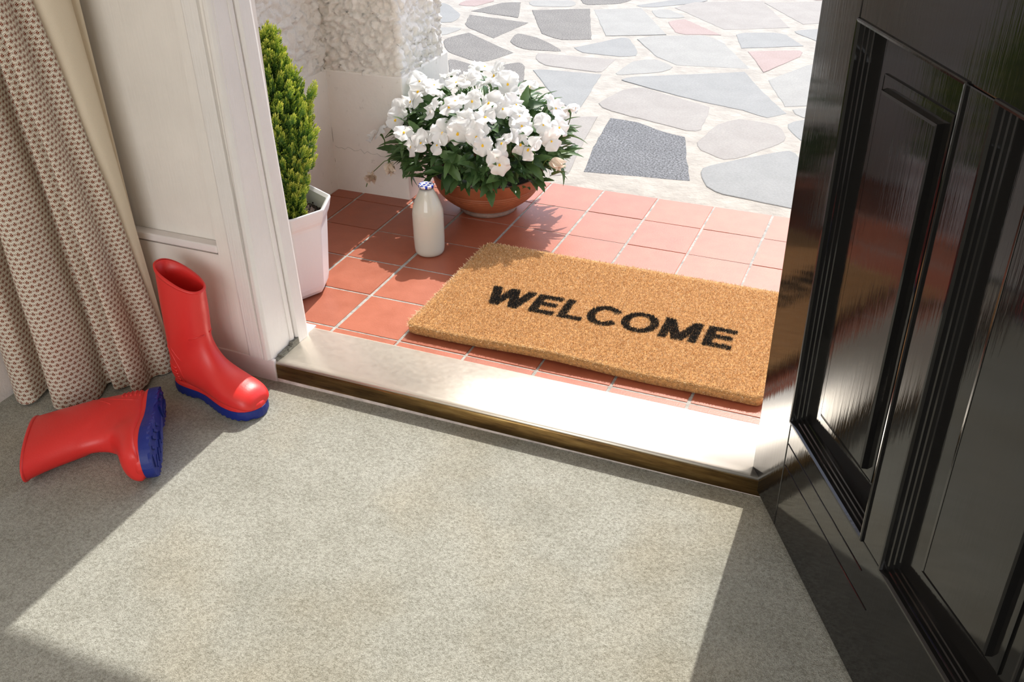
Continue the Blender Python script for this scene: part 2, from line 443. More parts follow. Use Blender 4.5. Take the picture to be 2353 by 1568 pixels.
tr2 = struct(lvbox('trim_2', [(-.068, -.166), (-.042, -.166), (-.041, -.080), (-.068, -.080)], [(0.003, 0, 0), (.75, -.005, 0), (2.0, -.005, 0)], 'frame_paint'))
LV2 = [(0.002, 0, 0), (.75, -.006, -.030), (2.0, -.006, -.030)]
lvbox('reveal_bead', [(-.060, -.104), (-.0395, -.104), (-.0375, -.099), (-.0375, -.094), (-.060, -.094)], [(.012,) + LV2[0][1:]] + LV2[1:], 'frame_paint', tr2, 0.0006)
lvbox('stop', [(-.070, -.0885), (-.0375, -.0885), (-.0325, -.0845), (-.0315, -.056), (-.0335, -.050), (-.070, -.03)], LV2, 'frame_paint', tr2, 0.001)
# rotten end grain at the foot of the lining
bm = bmesh.new()
for i in range(16):
    f = i / 15
    y0 = -.163 + f * .062; x0 = -.0415 + .002 * random.random()
    h = 0.006 + 0.008 * random.random() + (0.004 if f > .7 else 0)
    vs_ = box_bm(bm, x0, x0 + .006 + .003 * random.random(), y0, y0 + .012 + .016 * random.random(), 0.001, h)
    ang = random.uniform(-.12, .12)
    for v in vs_: v.co.z += (v.co.y - y0) * ang
bm_obj('rotten_foot', bm, 'old_wood', tr2)
struct(box('trim_3', 0.950, 0.985, -.166, -.045, 0.0, 2.0, 'frame_paint', None, 0.002))       # hinge jamb behind the door
struct(box('trim_4', -.09, 0.965, -.166, -.045, 1.975, 2.0, 'frame_paint', None, 0.002))       # head of the frame

# --- doorstep: brass-covered sill
sill = tag(empty('door_sill', (0.43, -.1, -.04)), 'brass-capped door sill across the foot of the open doorway', 'door sill')
def world_child(o): o.matrix_parent_inverse = o.parent.matrix_basis.inverted(); return o
def wc(o, par):
    o.parent = par; o.matrix_parent_inverse = Matrix.Translation(Vector(par.location)).inverted() if par.rotation_euler[2] == 0 else par.matrix_basis.inverted(); return o
# brass cap: plate with a rolled nose and a turned-down front
prof = [(-.0205, -.0065), (-.0200, .0015), (-.0235, .0025), (-.150, .0040), (-.160, .0046), (-.1645, .0040), (-.1670, .0015), (-.1675, -.002)]
def sill_sweep(name, prof, mat, yoff0=0.0, yoff1=-.009, x0=-.0385, x1=0.93):
    vs_, fs = [], []
    for x, oy in ((x0, yoff0), (x1, yoff1)):
        for y, z in prof:
            k = (y + .02) / -.147
            vs_.append((x + (0.009 * (1 - min(max(k, 0), 1)) * 0.0 if x == x0 else 0), y + oy * min(max(k, 0), 1) - (0.004 if x == x1 and k <= 0 else 0), z))
    n = len(prof)
    for i in range(n - 1): fs.append((i, i + 1, n + i + 1, n + i))
    o = pyd(name, vs_, fs, mat, None, True); md = o.modifiers.new('t', 'SOLIDIFY'); md.thickness = 0.0012; md.offset = -1
    return wc(o, sill)
sill_sweep('brass_plate', prof, 'brass')
sill_sweep('brass_front', [(-.1675, -.0015), (-.1680, -.006), (-.1683, -.020), (-.1683, -.0335)], 'brass_tarnished')
o = box('sill_board', -.0380, 0.93, -.165, -.024, -.045, .0005, 'wood_strip'); wc(o, sill)
o = box('bottom_strip', -.0385, 0.93, -.1705, -.165, -.046, -.0335, 'wood_strip', None, 0.0008); wc(o, sill)
for sx_, sy_ in ((-.0145, -.1690), (0.452, -.1735)):
    prof2 = [(0.0001, 0.0022), (0.0022, 0.0021), (0.0040, 0.0014), (0.0048, 0.0)]
    o = lathe('screw', prof2[::-1], 'screw_metal', None, 20); o.rotation_euler = (math.radians(90), 0, 0); o.location = (sx_, sy_, -.0185)
    o.matrix_parent_inverse = Matrix.Translation((0.43, -.1, -.04)).inverted(); o.parent = sill
    b = box('slot', -.0038, .0038, -.0006, .0006, 0.0016, 0.0024, 'old_wood'); b.parent = o
# white-painted end of the outer sill beside the frame
struct(box('trim_5', -.085, -.0385, -.075, -.012, -.02, .0035, 'base_paint', None, .001))

# ================================================================== PORCH
T = 0.152
pf = struct(box('floor_porch', -.40, 1.75, -.03, .905, -.05, -.0014, 'grout'), 'red quarry tile porch floor')
tile_meshes = {}
def tile_mesh(w, d):
    key = (round(w, 4), round(d, 4))
    if key not in tile_meshes:
        bm = bmesh.new(); box_bm(bm, -w / 2, w / 2, -d / 2, d / 2, -.012, 0)
        ed = [e for e in bm.edges if all(v.co.z > -.001 for v in e.verts)]
        bmesh.ops.bevel(bm, geom=ed, offset=.0012, segments=2, affect='EDGES')
        me = bpy.data.meshes.new('tile'); bm.to_mesh(me); bm.free(); me.materials.append(MATS['quarry_tile'])
        tile_meshes[key] = me
    return tile_meshes[key]
xs = [k * T for k in range(-3, 12)]
ys = [-T + .13, 0] + [k * T for k in range(1, 7)]
for i in range(len(xs) - 1):
    for j in range(len(ys) - 1):
        gx = 0.0023
        gy0 = 0.0018 if j <= 3 else 0.0009
        gy1 = 0.0018 if j <= 2 else 0.0009
        x0, x1 = max(xs[i] + gx, -.384), min(xs[i + 1] - gx, 1.74)
        if i == 3: x0 += .0012
        y0, y1 = ys[j] + gy0, ys[j + 1] - gy1
        if j == len(ys) - 2: y1 = .908
        if x1 - x0 < .02: continue
        me = tile_mesh(x1 - x0, y1 - y0)
        o = bpy.data.objects.new('tile', me); C.objects.link(o); o.parent = pf
        o.location = ((x0 + x1) / 2, (y0 + y1) / 2, random.uniform(-.0006, .0003))
        o.rotation_euler = (random.uniform(-.002, .002), random.uniform(-.002, .002), 0)
# --- porch side wall + pillar: smooth plinth
bm = bmesh.new()
zt = 0.332
def prism(bm, poly, z0, z1, top_in=0.0):
    lo = [bm.verts.new((x, y, z0)) for x, y in poly]; hi = [bm.verts.new((x, y, z1)) for x, y in poly]
    bm.faces.new(lo[::-1]); bm.faces.new(hi)
    for i in range(len(poly)): bm.faces.new((lo[i], lo[(i + 1) % len(poly)], hi[(i + 1) % len(poly)], hi[i]))
prism(bm, [(-.62, -.03), (-.384, -.03), (-.384, .655), (-.163, .658), (-.163, .928), (-.62, .928)], -.02, zt)
bmesh.ops.subdivide_edges(bm, edges=[e for e in bm.edges], cuts=3)
plinth = struct(bm_obj('trim_6', bm, 'plinth_paint', None, 0.004, 2), 'smooth painted plinth of the porch wall')
# hairline cracks in the plinth
bm = bmesh.new()
pts = [(-.383 + .215 * f, .6545 + .0028 * f, .128 - .02 * f + random.uniform(-.006, .006)) for f in np.linspace(.02, .98, 22)]
tube(bm, pts, .00025, 4)
pts = [(-.3835, .654, .19 * f + .01) if f < .95 else (-.3835, .654, .2) for f in np.linspace(0, 1, 14)]
tube(bm, [(x + random.uniform(-.001, .001), y, z) for x, y, z in pts], .0005, 4)
bm_obj('crack', bm, 'old_wood', plinth)
# --- roughcast above: real relief
path = [(-.390, -.03), (-.390, .664), (-.172, .667), (-.172, .905), (-.62, .905)]
nrm = [(1, 0), (0, -1), (1, 0), (0, 1)]
ST = 0.0042
us = []
for (a, b), n in zip(zip(path, path[1:]), nrm):
    L_ = math.hypot(b[0] - a[0], b[1] - a[1]); k = max(2, int(L_ / ST)) if n != (0, 1) else 6
    for i in range(k):
        f = i / k; us.append((a[0] + (b[0] - a[0]) * f, a[1] + (b[1] - a[1]) * f, n))
us.append((path[-1][0], path[-1][1], nrm[-1]))
zs = list(np.arange(zt - .004, 0.95, ST)) + [1.0, 1.2, 1.6, 2.205]
vs_, fs = [], []
for z in zs:
    for x, y, n in us:
        p = Vector((x, y, z))
        q = p * 62
        w = noise.noise_vector(p * 34) * 1.5
        a = noise.noise(q * .55 + w); b = noise.noise(q * 1.25 + w * 1.7 + Vector((7, 3, 1)))
        h = (abs(a) ** .7 * 2.0) * .0110 + (abs(b) ** .8 * 2) * .0044 - .0060
        fade = min(1, max(0, (z - zt + .004) / .02))
        if n == (1, 0) and x < -.3: h *= 0.45 + .55 * min(1, max(0, (y - .35) / .3))
        vs_.append((x + n[0] * h, y + n[1] * h, z + (h * .4 if 0 < fade < 1 else 0)))
nu = len(us)
for j in range(len(zs) - 1):
    for i in range(nu - 1): fs.append((j * nu + i, j * nu + i + 1, (j + 1) * nu + i + 1, (j + 1) * nu + i))
struct(pyd('wall_porch', vs_, fs, 'roughcast', None, True), 'lumpy roughcast porch wall and pillar')
struct(box('ceiling_porch', -.66, 1.80, -.03, .955, 2.205, 2.36, 'ceiling_paint', None, .006), 'flat porch roof')
struct(box('wall_porch_right', 1.46, 1.74, .664, .905, -.02, 2.205, 'roughcast', None, .01), 'roughcast porch pillar')

# ================================================================== PATIO: crazy paving
pat = struct(box('floor_patio', -8, 10, .900, 26, -.10, -.0084, 'mortar'), 'crazy paving set in pale mortar')
RM = RC
def unproj(px, py, z):
    d = Vector(((px - 1176.5) / 2279.76, (py - 784) / 2279.76, 1.0)); d = RC.transposed() @ d
    t_ = (z - CAM.z) / d.z
    return CAM + d * t_
S = {  # outlines read off the photograph (in one zoomed crop), laid out on the real ground plane
 'dark': [[(580,60),(930,50),(938,235),(755,240),(640,200)], [(440,250),(490,195),(620,225),(680,255),(780,310),(520,295)], [(175,155),(205,88),(560,135),(350,228)], [(215,65),(410,12),(515,12),(500,105)],
          [(45,235),(200,195),(470,315),(310,370),(245,370),(70,310)], [(80,345),(250,395),(160,470),(80,440)], [(340,400),(510,370),(540,390),(530,500),(420,520)], [(870,-6),(1190,-6),(1130,20),(900,30)]],
 'blue': [[(835,285),(1120,225),(1165,225),(1215,300),(1215,335),(1120,340),(870,315)], [(590,420),(650,415),(1000,445),(850,680),(720,590)], [(1090,475),(1200,460),(1860,430),(1960,540),(2110,680),(2000,712),(1850,660),(1640,620),(1400,560)],
          [(1590,1010),(1840,950),(2150,895),(2180,940),(2290,1040),(2330,1290),(2130,1250),(1650,1150),(1600,1060)], [(2130,185),(2390,165),(2400,290),(2280,240)], [(1800,195),(2090,195),(2215,275),(1840,290)], [(2100,740),(2310,700),(2390,860),(2190,850)], [(1180,35),(1440,-4),(1660,3),(1560,18),(1300,45)], [(35,15),(75,20),(160,90),(110,135),(-60,130),(-80,30)]],
 'pale': [[(952,55),(1240,45),(1390,208),(1025,215)], [(1290,60),(1395,50),(1520,105),(1340,110)], [(1215,235),(1300,215),(1640,212),(1740,262),(1890,412),(1450,390),(1330,340)], [(2000,480),(2240,390),(2430,380),(2460,625),(2100,640)], [(1060,455),(1190,362),(1330,352),(1440,402),(1385,430)], [(2120,655),(2430,640),(2440,690),(2200,712)], [(560,0),(850,2),(840,40),(570,36)], [(-60,160),(180,165),(60,210),(-50,215)]],
 'pink': [[(1440,45),(1500,25),(1560,12),(1970,8),(2130,165),(1740,178)], [(1975,15),(2420,6),(2450,130),(2210,145)], [(605,330),(620,318),(1085,355),(1010,425),(990,435),(640,390),(605,350)], [(960,625),(1140,530),(1250,525),(1650,640),(1640,690),(1580,800),(1300,730),(1050,665)], [(1550,880),(1700,740),(1820,710),(2070,750),(2120,845),(1860,940),(1740,965)], [(780,700),(975,700),(870,890),(800,1055),(690,1050),(640,850)]],
 'rose': [[(1390,125),(1500,115),(1720,210),(1455,205)], [(1880,308),(2215,298),(2195,340),(1975,435)], [(130,30),(170,0),(370,0),(330,12),(240,38)]],
 'granite': [[(1050,705),(1220,730),(1340,780),(1500,820),(1530,1085),(890,1030),(950,880)]],
}
def make_stone(poly, mat, zt_=-.0065, rough=0.004, inset=0.0):
    # densify, wobble, slab with rounded arris
    P = [Vector((p[0], p[1])) for p in poly]
    area = sum(P[i].x * P[(i + 1) % len(P)].y - P[(i + 1) % len(P)].x * P[i].y for i in range(len(P)))
    if area < 0: P = P[::-1]
    out = []
    for i in range(len(P)):
        a, b = P[i], P[(i + 1) % len(P)]; k = max(2, int((b - a).length / .035))
        nn = Vector((b.y - a.y, a.x - b.x)).normalized()
        for j in range(k):
            q = a.lerp(b, j / k)
            wob = noise.noise(Vector((q.x * 21, q.y * 21, 3.3))) * rough
            if j == 0:  # soften the corner
                q = q * .86 + (P[i - 1] * .07 + b * .07) if (P[i - 1] - a).length < .25 and (b - a).length < .25 else q
            out.append(q + nn * wob)
    c = sum(out, Vector((0, 0))) / len(out)
    tilt = (random.uniform(-.004, .004), random.uniform(-.004, .004))
    lv = [(0, -.03), (0, -.0014), (.0016, -.0004), (.004, 0)]
    vs_, fs = [], []
    n = len(out)
    for ins, dz in lv:
        for q in out:
            d = (c - q); dl = max(d.length, 1e-4); q2 = q + d * (ins / dl)
            vs_.append((q2.x - c.x, q2.y - c.y, dz + (q2.x - c.x) * tilt[0] + (q2.y - c.y) * tilt[1]))
    for l in range(len(lv) - 1):
        for i in range(n): fs.append((l * n + i, l * n + (i + 1) % n, (l + 1) * n + (i + 1) % n, (l + 1) * n + i))
    fs.append(tuple((len(lv) - 1) * n + i for i in range(n)))
    o = pyd('stone', vs_, fs, mat, pat); o.location = (c.x, c.y, zt_)
    return o
traced = []
for kind, polys in S.items():
    for pl in polys:
        W_ = []
        for x, y in pl:
            q = unproj(1000 + x / 2.6144, y / 2.6144, -.0065); W_.append((q.x, q.y))
        traced.append(W_); make_stone(W_, 'stone_' + kind, zt_=-.0065 + (.0 if kind != 'granite' else -.001))
# paving goes on beyond the traced stones: jittered slabs where none has been traced
allp = [Vector(p) for pl in traced for p in pl]
cent = [sum((Vector(p) for p in pl), Vector((0, 0))) / len(pl) for pl in traced]
def clear(q, r):
    for pl, c_ in zip(traced, cent):
        R_ = max((Vector(p) - c_).length for p in pl)
        if (q - c_).length < R_ * .72 + r: return False
    return not (q.x < -.10 and q.y < 1.0)
cnt = 0
gx = np.arange(-2.2, 3.4, .34)
for yi, yy in enumerate(np.arange(1.12, 6.2, .31)):
    for xx in gx:
        q = Vector((xx + random.uniform(-.06, .06) + (.17 if yi % 2 else 0), yy + random.uniform(-.05, .05)))
        if not clear(q, .13) or (q.x < -.6 and q.y < 1.2) : continue
        if q.y < 2.6 and -.2 < q.x < 1.0: continue
        n_ = random.choice([4, 5, 5, 6]); a0 = random.uniform(0, 6.28)
        pl = []
        for k in range(n_):
            a_ = a0 + 2 * math.pi * (k + random.uniform(-.18, .18)) / n_
            r_ = random.uniform(.135, .165)
            pl.append((q.x + math.cos(a_) * r_ * 1.05, q.y + math.sin(a_) * r_ * .95))
        if min(p[1] for p in pl) < 0.96: continue
        make_stone(pl, 'stone_' + random.choice(['dark', 'blue', 'pale', 'pink', 'pink', 'pale', 'rose', 'blue'])); cnt += 1

# ================================================================== DOOR
dv = Vector((0.482, -0.876)); dang = math.atan2(dv.y, dv.x)
door = struct(empty('door_1', (0.919, -0.171, -0.03), dang), 'black gloss panelled front door standing open into the hall')
ZB, ZT, TH = 0.006, 1.97, 0.044
S0, S1 = -0.026, 0.892
P1 = (0.092, 0.348); P2 = (0.404, 0.660)
PB, PT = 0.212, 0.802          # panel bottom and top above the hinge point (z = -.03)
box('hinge_stile', S0, P1[0] - .0006, 0, TH, ZB, ZT, 'door_black', door, .0022)
box('lock_stile', P2[1] + .0006, S1, 0, TH, ZB, ZT, 'door_black', door, .0022)
box('bottom_rail', P1[0], P2[1], 0, TH, ZB, PB - .0006, 'door_black', door, .0018)
box('lock_rail', P1[0], P2[1], 0, TH, PT + .0006, PT + .22, 'door_black', door, .0018)
box('top_rail', P1[0], P2[1], 0, TH, 1.85, ZT, 'door_black', door, .0018)
box('muntin', P1[1], P2[0], .0, TH, PB, PT, 'door_black', door, .0018)
box('muntin', P1[1], P2[0], .0, TH, PT + .22, 1.85, 'door_black', door, .0018)
def frame_sweep(name, s0, s1, z0, z1, prof, par, mat='door_black'):
    vs_, fs = [], []
    for t_, y in prof:
        for a, b in ((s0 + t_, z0 + t_), (s1 - t_, z0 + t_), (s1 - t_, z1 - t_), (s0 + t_, z1 - t_)): vs_.append((a, y, b))
    for i in range(len(prof) - 1):
        for k in range(4): fs.append((i * 4 + k, i * 4 + (k + 1) % 4, (i + 1) * 4 + (k + 1) % 4, (i + 1) * 4 + k))
    return pyd(name, vs_, fs, mat, par)
mould = [(-.0025, 0.0), (-.0025, -.0022), (-.0010, -.0034), (.0015, -.0030), (.0028, .0005), (.0032, .0055), (.0055, .0065), (.0060, .0110), (.0080, .0120), (.0085, .0165), (.0102, .0175), (.0108, .0215), (.0110, .034)]
field = [(0, .0240), (.0006, .0192), (.0035, .0188), (.0135, .0186), (.0150, .0105), (.0180, .0092)]
PANEL_TILT = math.radians(3.0)       # tilt added to the panels to shift what they reflect
for (a, b) in (P1, P2):
    for zb, zt2 in ((PB, PT), (PT + .22, 1.85)):
        sc = (a + b) / 2
        pn = box('panel', a - sc - .002, b - sc + .002, .0220, .0330, zb + .002, zt2 - .002, 'door_black', door)
        pn.location = (sc, .003, 0); pn.rotation_euler = (0, 0, PANEL_TILT)
        frame_sweep('moulding', a, b, zb, zt2, mould, door)
        frame_sweep('raised_field', a - sc + .051, b - sc - .051, zb + .045, zt2 - .050, field, pn)
        a2, b2, z2, z3 = a - sc + .069, b - sc - .069, zb + .063, zt2 - .068
        pyd('field_face', [(a2, .0092, z2), (b2, .0092, z2), (b2, .0092, z3), (a2, .0092, z3)], [(0, 1, 2, 3)], 'door_black', pn)
# weathered joints across the bottom rail (fine beads of lifted paint)
for zz, k in ((.132, .30), (.172, .27)):
    bm = bmesh.new(); tube(bm, [(.094 + k * f, -.0002, zz + random.uniform(-.0006, .0006)) for f in np.linspace(0, 1, 12)], .0009, 5)
    bm_obj('paint_ridge', bm, 'door_black', door)

# ================================================================== DOORMAT
mat_o = tag(empty('doormat', (0.5215, .243, 0)), 'coir doormat with WELCOME in black capitals lying on the porch tiles', 'doormat')
MX0, MX1, MY0, MY1 = .153, .890, .030, .456
MCX, MCY = .5215, .243
def lift(x, y):
    f = max(0, 1 - (y - MY0) / .10)
    return .0015 + .0065 * f * f * (.55 + .45 * math.sin((x - .2) * 6.5)) + (.002 * math.sin(x * 17) * f)
MTH = .0185
nx, ny = 74, 44
vs_, fs = [], []
def inset(x, y):  # round the corners of the slab
    return x, y
def grid_z(x, y, top):
    return lift(x, y) + (MTH if top else 0)
for top in (0, 1):
    for j in range(ny + 1):
        for i in range(nx + 1):
            x = MX0 + (MX1 - MX0) * i / nx; y = MY0 + (MY1 - MY0) * j / ny
            # corner rounding
            rc = .018
            cx_ = min(max(x, MX0 + rc), MX1 - rc); cy_ = min(max(y, MY0 + rc), MY1 - rc)
            d = math.hypot(x - cx_, y - cy_)
            if d > rc: x, y = cx_ + (x - cx_) * rc / d, cy_ + (y - cy_) * rc / d
            vs_.append((x - MCX, y - MCY, grid_z(x, y, top)))
N1 = (nx + 1) * (ny + 1)
for j in range(ny):
    for i in range(nx):
        a = j * (nx + 1) + i
        fs.append((a, a + nx + 1, a + nx + 2, a + 1)); fs.append((N1 + a, N1 + a + 1, N1 + a + nx + 2, N1 + a + nx + 1))
for i in range(nx):
    a, b = i, i + 1; fs.append((a, b, N1 + b, N1 + a))
    a, b = ny * (nx + 1) + i, ny * (nx + 1) + i + 1; fs.append((b, a, N1 + a, N1 + b))
for j in range(ny):
    a, b = j * (nx + 1), (j + 1) * (nx + 1); fs.append((b, a, N1 + a, N1 + b))
    a, b = j * (nx + 1) + nx, (j + 1) * (nx + 1) + nx; fs.append((a, b, N1 + b, N1 + a))
pyd('backing', vs_, fs, 'coir_base', mat_o, True)
def seg_d(px, py, a, b, hw):   # horizontal half-width around a slanted stroke
    (x0, y0), (x1, y1) = a, b
    f = (py - y0) / (y1 - y0)
    return 0 <= f <= 1 and abs(px - (x0 + (x1 - x0) * f)) < hw
def rect(px, py, x0, x1, y0, y1): return x0 <= px <= x1 and y0 <= py <= y1
B0, B1 = .179, .257
def ell(px, py, cx_, cy_, rx, ry): return ((px - cx_) / rx) ** 2 + ((py - cy_) / ry) ** 2
def lE(x, y, x0, x1):
    w = .0155; h = .0145; m_ = (B0 + B1) / 2
    return rect(x, y, x0, x0 + w + .002, B0, B1) or rect(x, y, x0, x1, B0, B0 + h) or rect(x, y, x0, x1, B1 - h, B1) or rect(x, y, x0, x1 - .004, m_ - h / 2 + .002, m_ + h / 2 + .002)
def letter(x, y):
    if not (.25 < x < .81 and B0 - .002 < y < B1 + .002): return -1
    if x < .3605:
        hw = .0100
        return 0 if (seg_d(x, y, (.2675, B1), (.2865, B0), hw) or seg_d(x, y, (.2865, B0), (.3085, B1), hw) or seg_d(x, y, (.3085, B1), (.330, B0), hw) or seg_d(x, y, (.330, B0), (.350, B1), hw)) else -1
    if x < .4265: return 1 if lE(x, y, .366, .422) else -1
    if x < .4865: return 2 if (rect(x, y, .432, .4485, B0, B1) or rect(x, y, .432, .484, B0, B0 + .0135)) else -1
    if x < .5615:
        e0 = ell(x, y, .526, .218, .037, .041); e1 = ell(x, y, .526, .218, .0205, .0265)
        ang = abs(math.atan2((y - .218) / .041, (x - .526) / .037))
        return 3 if (e0 < 1 and e1 > 1 and ang > .62) else -1
    if x < .646: return 4 if (ell(x, y, .6025, .218, .0385, .041) < 1 and ell(x, y, .6025, .218, .022, .0265) > 1) else -1
    if x < .734:
        hw = .0103
        return 5 if (rect(x, y, .650, .6665, B0, B1) or rect(x, y, .7115, .728, B0, B1) or seg_d(x, y, (.659, B1), (.689, B0), hw) or seg_d(x, y, (.689, B0), (.719, B1), hw)) else -1
    return 6 if lE(x, y, .740, .798) else -1
NF = 190000
fx = rng.uniform(MX0 + .002, MX1 - .002, NF); fy = rng.uniform(MY0 + .002, MY1 - .002, NF)
rc = .018
cx_ = np.clip(fx, MX0 + rc, MX1 - rc); cy_ = np.clip(fy, MY0 + rc, MY1 - rc)
keep = np.hypot(fx - cx_, fy - cy_) < rc
fx, fy = fx[keep], fy[keep]
lets = np.array([letter(x, y) for x, y in zip(fx, fy)])
ex, ey = rng.uniform(.255, .803, 60000), rng.uniform(B0 - .001, B1 + .001, 60000)     # the dyed tufts stand thicker
el_ = np.array([letter(x, y) for x, y in zip(ex, ey)])
fx = np.concatenate([fx, ex[el_ >= 0]]); fy = np.concatenate([fy, ey[el_ >= 0]]); lets = np.concatenate([lets, el_[el_ >= 0]])
LEN = {-1: 0}
def fibres(name, x, y, z0, dx, dy, dz, width, mat, parent, shade):
    n = len(x)
    ang = rng.uniform(0, 2 * np.pi, n); wx = np.cos(ang) * width / 2; wy = np.sin(ang) * width / 2
    co = np.empty((n, 4, 3), np.float32)
    co[:, 0] = np.stack([x - wx, y - wy, z0], 1); co[:, 1] = np.stack([x + wx, y + wy, z0], 1)
    co[:, 2] = np.stack([x + dx + wx * .55, y + dy + wy * .55, z0 + dz], 1); co[:, 3] = np.stack([x + dx - wx * .55, y + dy - wy * .55, z0 + dz], 1)
    me = bpy.data.meshes.new(name); me.vertices.add(n * 4); me.vertices.foreach_set('co', co.ravel())
    me.loops.add(n * 4); me.polygons.add(n)
    me.loops.foreach_set('vertex_index', np.arange(n * 4, dtype=np.int32)); me.polygons.foreach_set('loop_start', np.arange(0, n * 4, 4, dtype=np.int32))
    me.update()
    at_ = me.attributes.new('shade', 'FLOAT', 'POINT'); at_.data.foreach_set('value', np.repeat(shade, 4).astype(np.float32))
    o = link(name, me, mat, parent); o['kind'] = 'stuff'
    return o
def pile(name, sel, mat, zadd=0.0, lean_=1.0):
    x, y = fx[sel], fy[sel]; n = len(x)
    lf = np.array([lift(a, b) for a, b in zip(x, y)])
    cl = np.array([noise.noise(Vector((a * 260, b * 260, 0))) for a, b in zip(x, y)])
    cl2 = np.array([noise.noise(Vector((a * 260 + 40, b * 260, 9))) for a, b in zip(x, y)])
    edge = np.minimum.reduce([x - MX0, MX1 - x, y - MY0, MY1 - y])
    drop = np.clip(1 - edge / .012, 0, 1) ** 2 * .005
    ox = np.where(x - MX0 < .012, -.004, 0) + np.where(MX1 - x < .012, .004, 0); oy = np.where(y - MY0 < .012, -.004, 0) + np.where(MY1 - y < .012, .004, 0)
    dz = rng.uniform(.0025, .0062, n) + cl * .0020 - drop + zadd
    dx = rng.normal(0, .0028, n) * lean_ + cl * .003 * lean_ + ox * rng.uniform(0, 1.4, n); dy = rng.normal(0, .0028, n) * lean_ + cl2 * .003 * lean_ + oy * rng.uniform(0, 1.4, n)
    sh = np.clip(.48 + cl * .40 + rng.normal(0, .26, n), 0, 1)
    return fibres(name, x - MCX, y - MCY, lf + MTH - .003, dx, dy, dz, rng.uniform(.0007, .0013, n), mat, mat_o, sh)
pile('coir_pile', lets < 0, 'coir')
for k, ch in enumerate('WELCOME'):
    o = pile('letter', lets == k, 'coir_black', .0008, .55); del o['kind']
    o['label'] = 'black capital letter ' + ch
# paler woven edge all round
per = []
for f in rng.uniform(0, 1, 16000):
    L1, L2 = MX1 - MX0 - .03, MY1 - MY0 - .03; tot = 2 * (L1 + L2); s = f * tot
    if s < L1: per.append((MX0 + .015 + s, MY0 + .0015, 0, -1))
    elif s < L1 + L2: per.append((MX1 - .0015, MY0 + .015 + s - L1, 1, 0))
    elif s < 2 * L1 + L2: per.append((MX1 - .015 - (s - L1 - L2), MY1 - .0015, 0, 1))
    else: per.append((MX0 + .0015, MY1 - .015 - (s - 2 * L1 - L2), -1, 0))
per = np.array(per); n = len(per)
lf = np.array([lift(a, b) for a, b in per[:, :2]])
kn = np.array([math.sin(a * 520) * math.sin(b * 520 + a * 520) for a, b in per[:, :2]])
zz = lf + rng.uniform(.0005, MTH, n)
ou = rng.uniform(.001, .004, n) + kn * .0008
fibres('woven_edge', per[:, 0] - MCX, per[:, 1] - MCY, zz, per[:, 2] * ou + rng.normal(0, .003, n), per[:, 3] * ou + rng.normal(0, .003, n) * (per[:, 3] == 0), rng.uniform(-.001, .005, n), rng.uniform(.0008, .0016, n), 'coir_edge', mat_o, np.clip(rng.normal(.55, .28, n), 0, 1))

